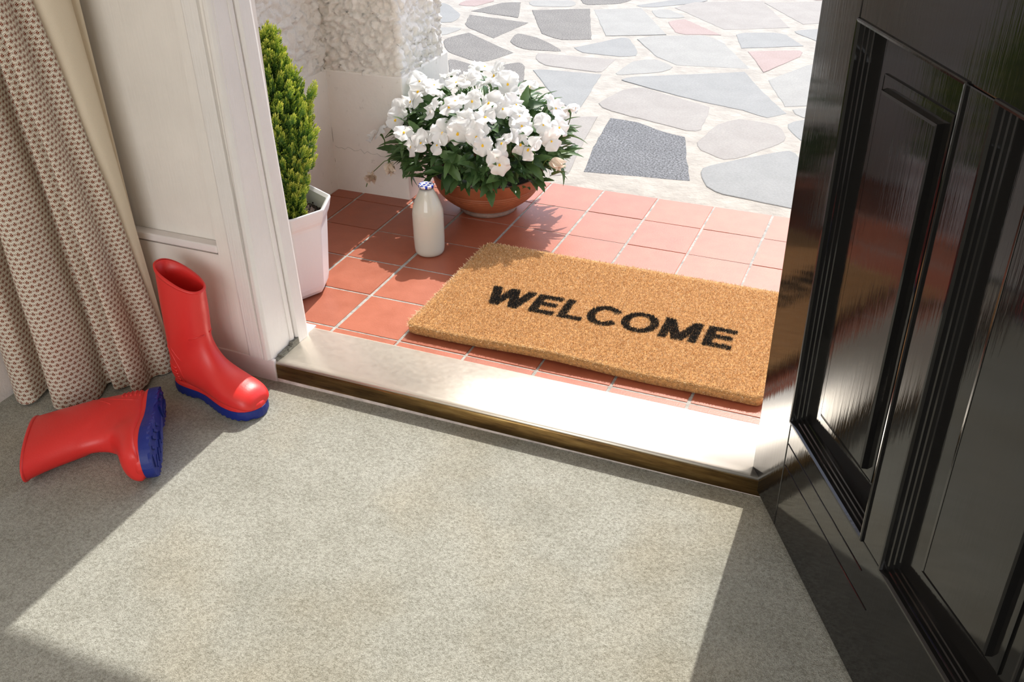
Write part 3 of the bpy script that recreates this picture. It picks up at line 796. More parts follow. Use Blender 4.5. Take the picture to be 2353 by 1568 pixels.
# ================================================================== BOOTS
def boot(name, loc, rot, rimw=1.0, flat=1.0, lean=0.0, zs=1.0, lying=False):
    root = empty(name, loc); root.rotation_mode = 'QUATERNION'; root.rotation_quaternion = rot
    R_ = [((.2303, .0300), (.2304, .0275), .0050), ((.2293, .0350), (.2299, .0232), .0155), ((.2268, .0425), (.2285, .0195), .0250), ((.218, .0520), (.221, .0175), .0330), ((.205, .0580), (.207, .0175), .0380), ((.188, .0625), (.187, .0175), .0405),
          ((.168, .0690), (.162, .0175), .0405), ((.150, .0785), (.136, .0175), .0380), ((.1365, .0890), (.110, .0175), .0345), ((.1275, .1000), (.084, .0175), .0322), ((.1205, .1115), (.057, .0175), .0318), ((.1160, .1230), (.031, .0185), .0318),
          ((.1135, .1340), (.011, .0215), .0315), ((.1120, .1450), (.0040, .034), .0318), ((.1115, .1560), (.0030, .053), .0322), ((.1118, .1670), (.0045, .075), .0328), ((.1128, .1790), (.0060, .100), .0334), ((.1145, .1920), (.0065, .128), .0330), ((.1160, .2055), (.0065, .162), .0320), ((.1175, .2180), (.0070, .200), .0305), ((.1195, .2300), (.0085, .240), .0285), ((.1205, .2385), (.0095, .2740), .0270)]
    if lying:    # the leg has folded forward and flattened a little under its own weight
        Tl = [(.1465, .0870), (.1445, .0965), (.1435, .1060), (.1435, .1155), (.1445, .1250), (.1465, .1345), (.1495, .1445), (.1530, .1545), (.1575, .1650), (.1625, .1755), (.1685, .1865), (.1760, .1980), (.1850, .2100), (.1950, .2210)]
        Bl = [r[1] for r in R_[8:16]] + [(.0060, .100), (.0080, .125), (.0110, .150), (.0145, .176), (.0185, .202), (.0220, .2245)]
        Wl = [r[2] for r in R_[8:16]] + [.0330, .0325, .0315, .0305, .0290, .0280]
        R_ = R_[:8] + list(zip(Tl, Bl, Wl))
    def ring(T_, B_, w, off=0.0, n=40, e=2.35):
        Tn, Bn = Vector(T_), Vector(B_)
        up = min(1, max(0, (Bn.y - .03) / .17))
        c_ = (Tn + Bn) / 2; a_ = (Tn - Bn) / 2
        a_ = a_ * (1 + (rimw - 1) * up); al = a_.length
        c_ = Vector((c_.x + lean * up ** 1.2, c_.y * (1 + (zs - 1) * up)))
        w = w * (1 + (flat - 1) * up)
        out = []
        low = 1 - up
        for k in range(n):
            an = 2 * math.pi * k / n
            ca, sa = math.cos(an), math.sin(an)
            ex = 2 / e
            ca2 = math.copysign(abs(ca) ** ex, ca); sa2 = math.copysign(abs(sa) ** ex, sa)
            # the foot is broad low down and narrow over the instep
            ww = w * (1 - .16 * low * ca2 * (1 if Bn.y < .05 else .3))
            q = c_ + a_ * ca2 * (1 + off / al)
            out.append(Vector((q.x, sa2 * (ww + off), q.y)))
        return out
    rings = [ring(*r) for r in R_]
    # refine by Catmull-Rom between rings
    def cr(p0, p1, p2, p3, t_): return 0.5 * ((2 * p1) + (p2 - p0) * t_ + (2 * p0 - 5 * p1 + 4 * p2 - p3) * t_ ** 2 + (3 * p1 - p0 - 3 * p2 + p3) * t_ ** 3)
    def dens(rg, k=3):
        o_ = []
        for i in range(len(rg) - 1):
            a, b, c_, d = rg[max(i - 1, 0)], rg[i], rg[i + 1], rg[min(i + 2, len(rg) - 1)]
            for j in range(k): o_.append([cr(a[m_], b[m_], c_[m_], d[m_], j / k) for m_ in range(len(b))])
        o_.append(rg[-1]); return o_
    D = dens(rings)
    # heel ribs: shallow steps moulded into the back of the heel
    for rg in D:
        for i_, p in enumerate(rg):
            if p.x < .05 and .040 < p.z < .080 and False: pass
    inner = []
    for s_, dep in ((0, 0.0), (1, .0), (2, .02), (3, .05), (4, .09)):
        idx = len(D) - 1 - [0, 0, 3, 9, 14][s_]
        c_ = sum(D[idx], Vector()) / len(D[idx])
        k = 1 - [0.0, .05, .06, .07, .075][s_]
        if s_: inner.append([c_ + (p - c_) * k for p in D[idx]])
    allr = D + inner
    n = len(D[0]); vs_ = [p for rg in allr for p in rg]; fs = []
    for i in range(len(allr) - 1):
        for k in range(n): fs.append((i * n + k, (i + 1) * n + k, (i + 1) * n + (k + 1) % n, i * n + (k + 1) % n))
    fs.append(tuple(range(n))); fs.append(tuple(((len(allr) - 1) * n + k) for k in range(n))[::-1])
    pyd('upper', vs_, fs, 'red_rubber', root, True)
    # rim: a thick rolled band round the top
    def band(name, rg_list, offs):
        vs_, fs = [], []
        for rg, of in zip(rg_list, offs):
            c_ = sum(rg, Vector()) / len(rg)
            for p in rg:
                d = (p - c_); vs_.append(p + d.normalized() * of)
        for i in range(len(rg_list) - 1):
            for k in range(n): fs.append((i * n + k, (i + 1) * n + k, (i + 1) * n + (k + 1) % n, i * n + (k + 1) % n))
        return pyd(name, vs_, fs, 'red_rubber', root, True)
    L_ = D[-1]; L2 = [a.lerp(b, .55) for a, b in zip(D[-2], D[-1])]; L3 = D[-2]
    upv = Vector((0, 0, .0012))
    band('rim', [L3, L3, L2, L_, [p + upv for p in L_], [p + upv for p in L_]], [-.0006, .0016, .0024, .0020, .0008, -.0022])
    # sole: waisted plan, scalloped lower edge, lugs below
    def plan(f):   # closed outline, f in 0..1 -> x, half width with sign
        a_ = 2 * math.pi * f
        return a_
    outl = []
    keys = [(0, .0), (.004, .013), (.014, .0245), (.032, .0300), (.055, .0298), (.085, .0275), (.11, .0295), (.14, .0365), (.165, .0415), (.188, .0420), (.206, .0385), (.219, .0310), (.2275, .0215), (.2325, .0110), (.2345, .0)]
    up_, dn_ = [], []
    for i in range(len(keys) - 1):
        (x0, w0), (x1, w1) = keys[i], keys[i + 1]
        for j in range(6):
            f = j / 6; up_.append((x0 + (x1 - x0) * f, w0 + (w1 - w0) * f))
    up_.append(keys[-1])
    # smooth
    for _ in range(3):
        up_ = [up_[0]] + [((up_[i - 1][0] + 2 * up_[i][0] + up_[i + 1][0]) / 4, (up_[i - 1][1] + 2 * up_[i][1] + up_[i + 1][1]) / 4) for i in range(1, len(up_) - 1)] + [up_[-1]]
    poly = up_ + [(x, -w) for x, w in up_[-2:0:-1]]
    m_ = len(poly)
    lv = [(.0, 'low'), (.0055, 'mid'), (.0125, 'mid'), (.0195, 'top'), (.0205, 'in')]
    vs_, fs = [], []
    for zz_, kind in lv:
        for i, (x, y) in enumerate(poly):
            sc = 0.0
            arc = x * 1000
            if kind == 'low':
                notch = .5 + .5 * math.sin(arc * .45)
                q = .0012 * notch; z_ = .0004 + .0016 * (notch > .62) + (.0035 if .075 < x < .105 else 0)
            elif kind == 'mid': q = -.0004; z_ = zz_
            elif kind == 'top': q = .0004; z_ = zz_
            else: q = .006; z_ = zz_
            d = Vector((.12 - x if x < .04 or x > .2 else 0, -y)); d = d.normalized() * q if d.length > 1e-5 else Vector((0, 0))
            vs_.append((x + d.x, y + d.y, z_))
    for l in range(len(lv) - 1):
        for i in range(m_): fs.append((l * m_ + i, l * m_ + (i + 1) % m_, (l + 1) * m_ + (i + 1) % m_, (l + 1) * m_ + i))
    fs.append(tuple(range(m_))[::-1]); fs.append(tuple((len(lv) - 1) * m_ + i for i in range(m_)))
    sole = pyd('sole', vs_, fs, 'blue_rubber', root)
    for px_, py_, ra, ln_ in [(.02, .012, .5, .018), (.02, -.012, -.5, .018), (.04, .012, .5, .020), (.04, -.012, -.5, .020), (.062, 0, 1.57, .026), (.125, .014, .7, .022), (.125, -.014, -.7, .022), (.148, .017, .7, .024), (.148, -.017, -.7, .024), (.171, .018, .7, .024), (.171, -.018, -.7, .024), (.195, .014, .7, .022), (.195, -.014, -.7, .022), (.214, 0, 1.57, .024)]:
        bm = bmesh.new(); vv = box_bm(bm, -ln_ / 2, ln_ / 2, -.0028, .0028, -.0013, .004)
        mt = Matrix.Rotation(ra, 4, 'Z'); mt.translation = (px_, py_, 0); bmesh.ops.transform(bm, matrix=mt, verts=bm.verts[:])
        bm_obj('tread_lug', bm, 'blue_rubber', sole, .0007, 1)
    # welt: thin raised band above the sole running round the toe
    vs_, fs = [], []
    wl_ = [(.0185, .0022), (.0245, .0030), (.0300, .0018), (.0312, -.001)]
    for zz_, of in wl_:
        for x, y in poly:
            cxp = min(max(x, .035), .19); d = Vector((x - cxp, y)); dl = max(d.length, 1e-5)
            sh = 1 + (of - .0035 - (zz_ - .0185) * .10) / dl
            k = min(1.0, max(0.0, (x - .02) / .05))
            vs_.append((cxp + d.x * sh, d.y * sh, zz_ * (.72 + .28 * k) + .004 * (1 - k)))
    for l in range(len(wl_) - 1):
        for i in range(m_): fs.append((l * m_ + i, l * m_ + (i + 1) % m_, (l + 1) * m_ + (i + 1) % m_, (l + 1) * m_ + i))
    pyd('welt', vs_, fs, 'red_rubber', root, True)
    # heel ribs and the raised seams on the leg
    def surf(x_t, z_t):   # nearest ring point data for a side seam: (half width at x,z)
        best = None
        for rg in D[6:]:
            for p in rg:
                dd = (p.x - x_t) ** 2 + (p.z - z_t) ** 2
                if best is None or dd < best[0]:
                    best = (dd, p)
        return best[1]
    for k in range(5):
        zc = .034 + .0075 * k
        pts = []
        for a_ in np.linspace(-1.75, 1.75, 19):
            # point on the heel wall at this height
            cxh = .036; best = None
            for rg in D[24:]:
                for p in rg:
                    if abs(p.z - zc) < .006 and p.x < .062:
                        an = math.atan2(p.y, cxh - p.x)
                        dd = abs(an - a_) + abs(p.z - zc) * 25
                        if best is None or dd < best[0]: best = (dd, p)
            if best: 
                rr = math.hypot(best[1].y, cxh - best[1].x) + .0004
                pts.append((cxh - math.cos(a_) * rr, math.sin(a_) * rr, zc))
        # smooth radii
        for _ in range(2):
            pts = [pts[0]] + [tuple((np.array(pts[i - 1]) + 2 * np.array(pts[i]) + np.array(pts[i + 1])) / 4) for i in range(1, len(pts) - 1)] + [pts[-1]]
        if len(pts) > 3:
            bm = bmesh.new(); tube(bm, pts, .0021, 6); bm_obj('heel_rib', bm, 'red_rubber', root, smooth=True)
    for sd_ in (-1, 1):
        for line in ([(.010, .135), (.024, .120), (.040, .103), (.052, .090), (.060, .083)], [(.008, .118), (.022, .104), (.038, .086), (.050, .066), (.056, .046), (.057, .034)]) + (() if lying else ([(.113, .1455), (.102, .143), (.090, .139)],)):
            pts = []
            for (x_, z_) in line:
                cand = [p for rg in D[8:] for p in rg if p.y * sd_ > .004]
                u_ = min(1, max(0, (z_ - .09) / .17)); x_ += lean * u_ * .6
                p = sorted(cand, key=lambda q: (q.x - x_) ** 2 + (q.z - z_) ** 2)[:3]
                pts.append(Vector((x_, sum(q.y for q in p) / 3 - sd_ * .0002, z_)))
            bm = bmesh.new(); tube(bm, pts, .0013, 6); bm_obj('raised_seam', bm, 'red_rubber', root, smooth=True)
    return root
from mathutils import Quaternion
b1 = boot('rubber_boot', (-.214, -.246, FZ + .0026), Quaternion((0, 0, 1), -0.17))
b1.scale = (.965, 1, 1)
tag(b1, 'red rubber boot with blue sole standing upright beside the doorway', 'boot', 'pair of red rubber boots')
Xl = Vector((.573, -.820, 0)).normalized(); Zl = Vector((-.820, -.573, -.055)); Zl = (Zl - Xl * Zl.dot(Xl)).normalized(); Yl = Zl.cross(Xl)
rotl = Matrix((Xl, Yl, Zl)).transposed().to_quaternion()
b2 = boot('rubber_boot', (-.174, -.336, FZ + .0430), rotl, lying=True)
tag(b2, 'red rubber boot lying on its side on the carpet, blue sole showing', 'boot', 'pair of red rubber boots')

# ================================================================== POTTED CONIFER
pc = tag(empty('potted_conifer', (-.177, .122, 0)), 'clipped golden-green conifer in a white octagonal pot by the doorpost', 'potted plant')
def octring(R_, z, rot=math.radians(-2.5), rnd=.0045):
    P_ = [Vector((R_ * math.cos(rot + k * math.pi / 4), R_ * math.sin(rot + k * math.pi / 4), z)) for k in range(8)]
    out = []
    for k in range(8):
        p, a, b = P_[k], P_[k - 1], P_[(k + 1) % 8]
        u = p + (a - p).normalized() * rnd; w = p + (b - p).normalized() * rnd
        for t_ in (0, .33, .67, 1): out.append(u * (1 - t_) ** 2 + p * 2 * t_ * (1 - t_) + w * t_ * t_)
    return out
def octloft(name, prof, mat, parent):
    rgs = [octring(R_, z) for R_, z in prof]; n = len(rgs[0]); fs = []
    for i in range(len(rgs) - 1):
        for k in range(n): fs.append((i * n + k, i * n + (k + 1) % n, (i + 1) * n + (k + 1) % n, (i + 1) * n + k))
    fs.append(tuple(range(n))[::-1])
    return pyd(name, [p for r in rgs for p in r], fs, mat, parent)
octloft('pot', [(.062, .0), (.072, .004), (.0775, .013), (.0795, .024), (.0905, .165), (.0920, .172), (.0960, .180), (.0985, .188), (.1015, .202), (.1025, .206), (.1020, .209), (.0985, .2095), (.0920, .204), (.0885, .190), (.0870, .165)], 'white_plastic', pc)
# soil: a lumpy disc
vs_, fs = [], []
for i in range(15):
    for k in range(36):
        r_ = .0790 * i / 14; a_ = 2 * math.pi * k / 36
        x, y = r_ * math.cos(a_), r_ * math.sin(a_)
        vs_.append((x, y, .176 + .012 * (1 - i / 14) + .006 * noise.noise(Vector((x * 70, y * 70, 1))) + .004 * noise.noise(Vector((x * 190, y * 190, 4)))))
for i in range(14):
    for k in range(36): fs.append((i * 36 + k, (i + 1) * 36 + k, (i + 1) * 36 + (k + 1) % 36, i * 36 + (k + 1) % 36))
pyd('soil', vs_, fs, 'soil', pc, True)
crumb = bmesh.new(); bmesh.ops.create_icosphere(crumb, subdivisions=1, radius=1); 
for v in crumb.verts: v.co *= random.uniform(.7, 1.2)
cm = bpy.data.meshes.new('soil_crumb'); crumb.to_mesh(cm); crumb.free(); cm.materials.append(MATS['soil'])
for i in range(70):
    a_, r_ = random.uniform(0, 6.28), .074 * math.sqrt(random.random()); s_ = random.uniform(.0015, .0045)
    o = bpy.data.objects.new('soil_crumb', cm); C.objects.link(o); o.parent = pc
    o.location = (r_ * math.cos(a_), r_ * math.sin(a_), .182 + .010 * (1 - r_ / .084)); o.scale = (s_, s_ * random.uniform(.7, 1.3), s_ * .8); o.rotation_euler = (random.random() * 3, random.random() * 3, 0)
bm = bmesh.new(); tube(bm, [(0, 0, .17), (.002, 0, .3), (0, .002, .45), (0, 0, .58)], [.008, .007, .004, .002], 8); bm_obj('trunk', bm, 'bark', pc, smooth=True)
# one spray: a flat branched frond of scale-leaf tips, growing along +Z
def spray_data(seed, L_=.036, nside=8):
    r = random.Random(seed); V_, F_, A_ = [], [], []
    def scale(p, d, l, w, t0, t1):
        d = d.normalized(); u = d.orthogonal().normalized(); u.rotate(Quaternion(d, r.uniform(0, 6.28))); v2 = d.cross(u)
        b = len(V_)
        for k in range(3):
            a_ = 2 * math.pi * k / 3; V_.append(p + (u * math.cos(a_) + v2 * math.sin(a_)) * w * .55); A_.append(t0)
        for k in range(3):
            a_ = 2 * math.pi * k / 3; V_.append(p + d * l * .6 + (u * math.cos(a_) + v2 * math.sin(a_)) * w); A_.append((t0 + t1) / 2)
        V_.append(p + d * l); A_.append(t1)
        for k in range(3):
            k2 = (k + 1) % 3; F_.append((b + k, b + k2, b + 3 + k2, b + 3 + k)); F_.append((b + 3 + k, b + 3 + k2, b + 6))
    for i in range(nside):
        f = (i + .3) / nside; p = Vector((0, 0, L_ * f * .85)); 
        for sd_ in (-1, 1):
            d = Vector((sd_ * r.uniform(.55, .9), r.uniform(-.35, .35), r.uniform(.7, 1.0)))
            l = L_ * (.42 - .22 * f) * r.uniform(.8, 1.2)
            dn = d.normalized()
            scale(p, d, l * .6, .0009, f * .45, f * .5 + .25)
            scale(p + dn * l * .45, d + Vector((0, 0, .5)), l * .6, .0011, f * .4 + .2, f * .4 + .6)
            scale(p + dn * l * .4, d + Vector((sd_ * .5, 0, -.1)), l * .45, .0010, f * .4 + .1, f * .4 + .5)
    scale(Vector((0, 0, 0)), Vector((0, 0, 1)), L_ * .9, .0012, 0, .7); scale(Vector((0, 0, L_ * .75)), Vector((.05, 0, 1)), L_ * .3, .0018, .6, 1.0)
    return V_, F_, A_
spr = []
for s_ in range(4):
    V_, F_, A_ = spray_data(s_)
    me = bpy.data.meshes.new('spray'); me.from_pydata([tuple(v) for v in V_], [], F_); me.update(); me.materials.append(MATS['conifer'])
    at_ = me.attributes.new('tip', 'FLOAT', 'POINT'); at_.data.foreach_set('value', A_)
    spr.append((me, V_, F_, A_))
CZ = [.16, .20, .26, .30, .34, .42, .455, .49, .52, .55, .575]; CR = [.030, .040, .056, .071, .078, .078, .066, .044, .028, .016, .003]
def cone_r(z): return float(np.interp(z, CZ, CR))     # outline of the clipped cone above the pot
def spray_xf(z, a_, depth, r):
    R_ = cone_r(z) * depth * (1 + .10 * math.sin(a_ * 5 + z * 40)) 
    p = Vector((R_ * math.cos(a_), R_ * math.sin(a_), z))
    d = Vector((math.cos(a_) * .55, math.sin(a_) * .55, 1.0 + r.uniform(-.2, .3))) + Vector((r.uniform(-.3, .3), r.uniform(-.3, .3), 0))
    q = d.to_track_quat('Z', 'X'); q = q @ Quaternion((0, 0, 1), r.uniform(0, 6.28))
    return p, q
rr = random.Random(3)
big = None
V_all, F_all, A_all = [], [], []
for i in range(2300):
    f = rr.random() ** 1.25; z = .165 + .385 * f; a_ = rr.uniform(0, 2 * math.pi)
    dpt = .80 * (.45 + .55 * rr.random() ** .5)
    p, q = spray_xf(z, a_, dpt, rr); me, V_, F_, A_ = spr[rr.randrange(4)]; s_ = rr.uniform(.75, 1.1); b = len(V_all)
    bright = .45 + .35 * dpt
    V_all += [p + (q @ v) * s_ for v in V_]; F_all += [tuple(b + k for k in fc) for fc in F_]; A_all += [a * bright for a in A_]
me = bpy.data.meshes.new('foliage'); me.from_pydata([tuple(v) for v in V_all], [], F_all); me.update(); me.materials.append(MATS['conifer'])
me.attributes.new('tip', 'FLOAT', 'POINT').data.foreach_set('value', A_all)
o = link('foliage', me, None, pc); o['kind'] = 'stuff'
# the outermost sprays, the ones that can be told apart; most on the side turned to the porch
for i in range(295):
    f = rr.random() ** 1.1; z = .165 + .395 * f
    a_ = rr.uniform(-2.1, 2.1) - .3
    p, q = spray_xf(z, a_, rr.uniform(.86, 1.0), rr)
    o = bpy.data.objects.new('spray', spr[rr.randrange(4)][0]); C.objects.link(o); o.parent = pc
    o.location = p; o.rotation_mode = 'QUATERNION'; o.rotation_quaternion = q; s_ = rr.uniform(.8, 1.15); o.scale = (s_, s_, s_)

# ================================================================== MILK BOTTLE
mb = tag(empty('milk_bottle', (.0285, .3935, 0)), 'full glass milk bottle with a blue checked foil cap standing on the tiles', 'bottle')
gp = [(.0005, .0022), (.020, .0020), (.0290, .0006), (.0330, .0032), (.0352, .0090), (.0362, .018), (.0370, .040), (.0372, .080), (.0372, .104), (.0362, .113), (.0335, .124), (.0292, .1355), (.0245, .1465), (.0205, .1545), (.0178, .1605), (.0165, .166), (.0162, .170), (.0172, .1715), (.0172, .1742), (.0160, .1752), (.0005, .1752)]
lathe('bottle', gp, 'glass', mb, 64)
mp_ = [(max(r - .0010, .0004), z + (.0008 if i < 4 else 0)) for i, (r, z) in enumerate(gp[:16])] + [(.0150, .1645), (.0004, .1645)]
mp_ = [m_ for m_ in mp_ if m_[1] <= .1646]
lathe('milk', mp_, 'milk', mb, 64)
lathe('foil_cap', [(.0176, .1695), (.0182, .1700), (.0184, .1742), (.0176, .1760), (.0150, .1764), (.0140, .1757), (.0004, .1757)], 'foil_check', mb, 48)

# ================================================================== BOWL OF PANSIES
BX, BY = .053, .691
pp = tag(empty('potted_pansies', (BX, BY, 0)), 'terracotta bowl overflowing with white pansies on the porch tiles', 'potted plant')
prof = [(.0705, .0), (.0745, .002), (.0760, .008), (.0735, .014)]
lathe('foot', prof + [(.0004, .0145)], 'terracotta_foot', pp, 72)
prof = [(.0004, .0125), (.070, .0125), (.0770, .0150), (.084, .0200)]
for k in range(9):          # thrown ridges
    f0 = k / 9; 
    for ff, bump_ in ((.0, .0), (.35, .0018), (.6, .0018), (.9, .0)):
        f = f0 + ff / 9; z = .0200 + .056 * f; r_ = .084 + .050 * (1 - (1 - f) ** 1.7)
        prof.append((r_ + bump_, z))
prof += [(.1370, .0785), (.1395, .0830), (.1435, .1000), (.1455, .1075), (.1450, .1105), (.1415, .1110), (.1385, .1080), (.1330, .0900)]
lathe('bowl', prof, 'terracotta', pp, 96)
vs_, fs = [], []
for i in range(13):
    for k in range(36):
        r_ = .137 * i / 12; a_ = 2 * math.pi * k / 36; x, y = r_ * math.cos(a_), r_ * math.sin(a_)
        vs_.append((x, y, .094 + .006 * noise.noise(Vector((x * 60, y * 60, 1)))))
for i in range(12):
    for k in range(36): fs.append((i * 36 + k, (i + 1) * 36 + k, (i + 1) * 36 + (k + 1) % 36, i * 36 + (k + 1) % 36))
pyd('soil', vs_, fs, 'soil', pp, True)
# leaf: toothed blade along +Y, folded along the midrib, drooping
def leaf_mesh(name, L_=.052, W_=.0105, droop=.35, fold=.28, teeth=True):
    n = 11; V_, F_ = [], []
    for i in range(n + 1):
        f = i / n; w = W_ * (math.sin(math.pi * min(1, f * .94 + .05) ** .8) ** .8) * (1 if f < 1 else 0)
        if f < .14: w = max(w * .3, .0012)
        if teeth and i % 2: w *= .86
        y = L_ * f; z = -droop * L_ * f * f + .05 * L_ * math.sin(f * 3)
        V_ += [(-w, y, z + fold * w), (-w * .5, y, z + fold * w * .35), (0, y, z - .0004), (w * .5, y, z + fold * w * .35), (w, y, z + fold * w)]
    for i in range(n):
        for k in range(4): a = i * 5 + k; F_.append((a, a + 1, a + 6, a + 5))
    me = bpy.data.meshes.new(name); me.from_pydata(V_, [], F_); me.update(); me.materials.append(MATS['pansy_leaf'])
    me.polygons.foreach_set('use_smooth', [True] * len(me.polygons))
    return me
lms = [leaf_mesh('leaf', .060, .0122, .30), leaf_mesh('leaf', .046, .0125, .45, .2), leaf_mesh('leaf', .064, .0082, .15, .35)]
DC = Vector((-.010, .0, .165)); DR = Vector((.255, .235, .185))       # the dome of growth, relative to the bowl
lr = random.Random(11)
def place(o, p, d, up, roll=0.0, s=1.0):
    y = d.normalized(); z = (up - y * up.dot(y)); z = z.normalized() if z.length > 1e-4 else y.orthogonal(); x = y.cross(z)
    m_ = Matrix((x, y, z)).transposed().to_4x4(); m_ = m_ @ Matrix.Rotation(roll, 4, 'Y')
    m_.translation = p; m_ = m_ @ Matrix.Scale(s, 4); o.matrix_local = m_
for i in range(298):
    a_ = lr.uniform(-math.pi, math.pi)
    if i < 200: a_ = lr.gauss(-1.45, .95)
    el = lr.random()
    h = -.14 + .98 * el
    droop_ = i % 11 == 0
    if droop_: h = lr.uniform(-.5, -.2); a_ = lr.gauss(-2.6, .45) if i % 3 else lr.gauss(-1.2, .5)
    cr_ = math.sqrt(max(.05, 1 - min(h, .98) ** 2)) if h > 0 else 1.0 + h * .35
    s_ = lr.uniform(.80, .93)
    p = DC + Vector((DR.x * cr_ * math.cos(a_), DR.y * cr_ * math.sin(a_), DR.z * h)) * s_
    out = Vector((math.cos(a_), math.sin(a_), 0))
    d = out * lr.uniform(.5, 1.0) + Vector((0, 0, lr.uniform(-.5, .5) + h * .7)) + Vector((lr.uniform(-.5, .5), lr.uniform(-.5, .5), 0))
    if not droop_ and h < .1: d.z = lr.uniform(-.25, .5)
    if droop_: d = out * .45 + Vector((lr.uniform(-.35, .35), lr.uniform(-.35, .35), -1.0 + lr.uniform(0, .5)))
    if p.z < .14 and Vector((p.x, p.y)).length < .19: p = Vector((out.x * .165, out.y * .165, .158 + .03 * lr.random()))
    o = bpy.data.objects.new('leaf', lms[lr.randrange(3)]); C.objects.link(o); o.parent = pp
    place(o, p - d.normalized() * .028, d, Vector((0, 0, 1)) + out * .6, lr.uniform(-.5, .5), lr.uniform(.75, 1.2))
# inner leaves and stalks, too crowded to tell apart
V_all, F_all = [], []
for i in range(620):
    a_ = lr.uniform(-math.pi, math.pi); h = lr.uniform(-.35, .85); cr_ = math.sqrt(max(.03, 1 - h * h)); s_ = lr.uniform(.35, .84)
    p = DC + Vector((DR.x * cr_ * math.cos(a_), DR.y * cr_ * math.sin(a_), DR.z * h)) * s_
    if p.z < .112: p.z = .112 + lr.random() * .05
    d = Vector((math.cos(a_), math.sin(a_), lr.uniform(-.2, .9))) + Vector((lr.uniform(-.6, .6), lr.uniform(-.6, .6), 0))
    me = lms[lr.randrange(3)]; q = d.to_track_quat('Y', 'Z') @ Quaternion((0, 1, 0), lr.uniform(-.7, .7)); b = len(V_all)
    V_all += [tuple(p + (q @ v.co) * 1.0) for v in me.vertices]; F_all += [tuple(b + k for k in pl.vertices) for pl in me.polygons]
o = pyd('inner_foliage', V_all, F_all, 'pansy_leaf', pp, True); o['kind'] = 'stuff'
bm = bmesh.new()
for i in range(150):
    a_ = lr.uniform(-math.pi, math.pi); h = lr.uniform(-.1, .9); cr_ = math.sqrt(1 - h * h)
    e = DC + Vector((DR.x * cr_ * math.cos(a_), DR.y * cr_ * math.sin(a_), DR.z * h)) * .9
    b0 = Vector((.10 * math.cos(a_) * lr.random(), .10 * math.sin(a_) * lr.random(), .094)); md_ = (b0 + e) / 2 + Vector((0, 0, .03))
    tube(bm, [b0, md_, e], .0011, 4)
o = bm_obj('stalks', bm, 'pansy_stem', pp); o['kind'] = 'stuff'
# flower: petals in the XZ plane, face turned to -Y
def petal_mesh(name, L_, W_, cup, wav, seed, mat='pansy_petal'):
    r = random.Random(seed); n, m_ = 7, 8; V_, F_ = [], []
    for i in range(n + 1):
        f = i / n
        for j in range(m_ + 1):
            g = j / m_ * 2 - 1
            w = W_ * (math.sin(math.pi * (f * .80 + .07)) ** .75)
            ly = L_ * f * (1 - .13 * g * g * f) 
            x = g * w; yy = cup * (f * f) * L_ - .10 * L_ * math.sin(f * 3.1) + wav * math.sin(g * 4.2 + seed) * f * f * .004 + g * g * w * .16
            V_.append((x, yy, ly))
    for i in range(n):
        for j in range(m_): a = i * (m_ + 1) + j; F_.append((a, a + 1, a + m_ + 2, a + m_ + 1))
    me = bpy.data.meshes.new(name); me.from_pydata(V_, [], F_); me.update(); me.materials.append(MATS[mat])
    me.polygons.foreach_set('use_smooth', [True] * len(me.polygons)); return me
pmU = [petal_mesh('petal', .026, .0165, .25, 1, 1), petal_mesh('petal', .024, .0155, .40, 1.4, 2)]
pmS = [petal_mesh('petal', .020, .0125, .05, 1, 3), petal_mesh('petal', .019, .0130, -.2, 1.2, 4)]
pmL = [petal_mesh('petal', .022, .0175, -.05, 1, 5), petal_mesh('petal', .021, .0180, -.35, 1.3, 6)]
pmW = petal_mesh('petal', .022, .012, -.9, 1.5, 8, 'wilted_petal')
bm = bmesh.new(); tube(bm, [(0, .004, .002), (0, .012, .002), (0, .020, -.006), (0, .026, -.022)], [.003, .0022, .0010, .0009], 6)
fm = bpy.data.meshes.new('flower'); bm.to_mesh(fm); bm.free(); fm.materials.append(MATS['pansy_stem'])
bm = bmesh.new(); bmesh.ops.create_uvsphere(bm, u_segments=10, v_segments=6, radius=1)
for v in bm.verts: v.co = Vector((v.co.x * .0023, v.co.y * .0014 - .0022, v.co.z * .0030 - .0022 - abs(v.co.x) * .001))
em = bpy.data.meshes.new('flower_eye'); bm.to_mesh(em); bm.free(); em.materials.append(MATS['pansy_eye'])
FP = [(880,165),(770,215),(640,215),(430,260),(545,345),(900,270),(960,215),(690,270),(530,290),(430,330),(380,400),(520,460),(800,395),(690,400),(640,440),(740,520),(890,510),(1010,450),(1130,500),(1140,570),(1290,560),(1370,445),(1460,460),(1195,300),(270,525),(325,615),(380,710),(450,685),(560,700),(590,615),(700,615),(870,700),(985,830),(1010,690),(1130,690),(1195,730),(1345,670),(1350,820),(225,840),(90,920),(130,620),(1400,580),(760,260),(1045,275),(830,640),(1100,420),(920,410),(340,390),(300,460)]
wilt = {37, 38, 39}
fr_ = random.Random(5)
base = Vector((BX, BY, 0))
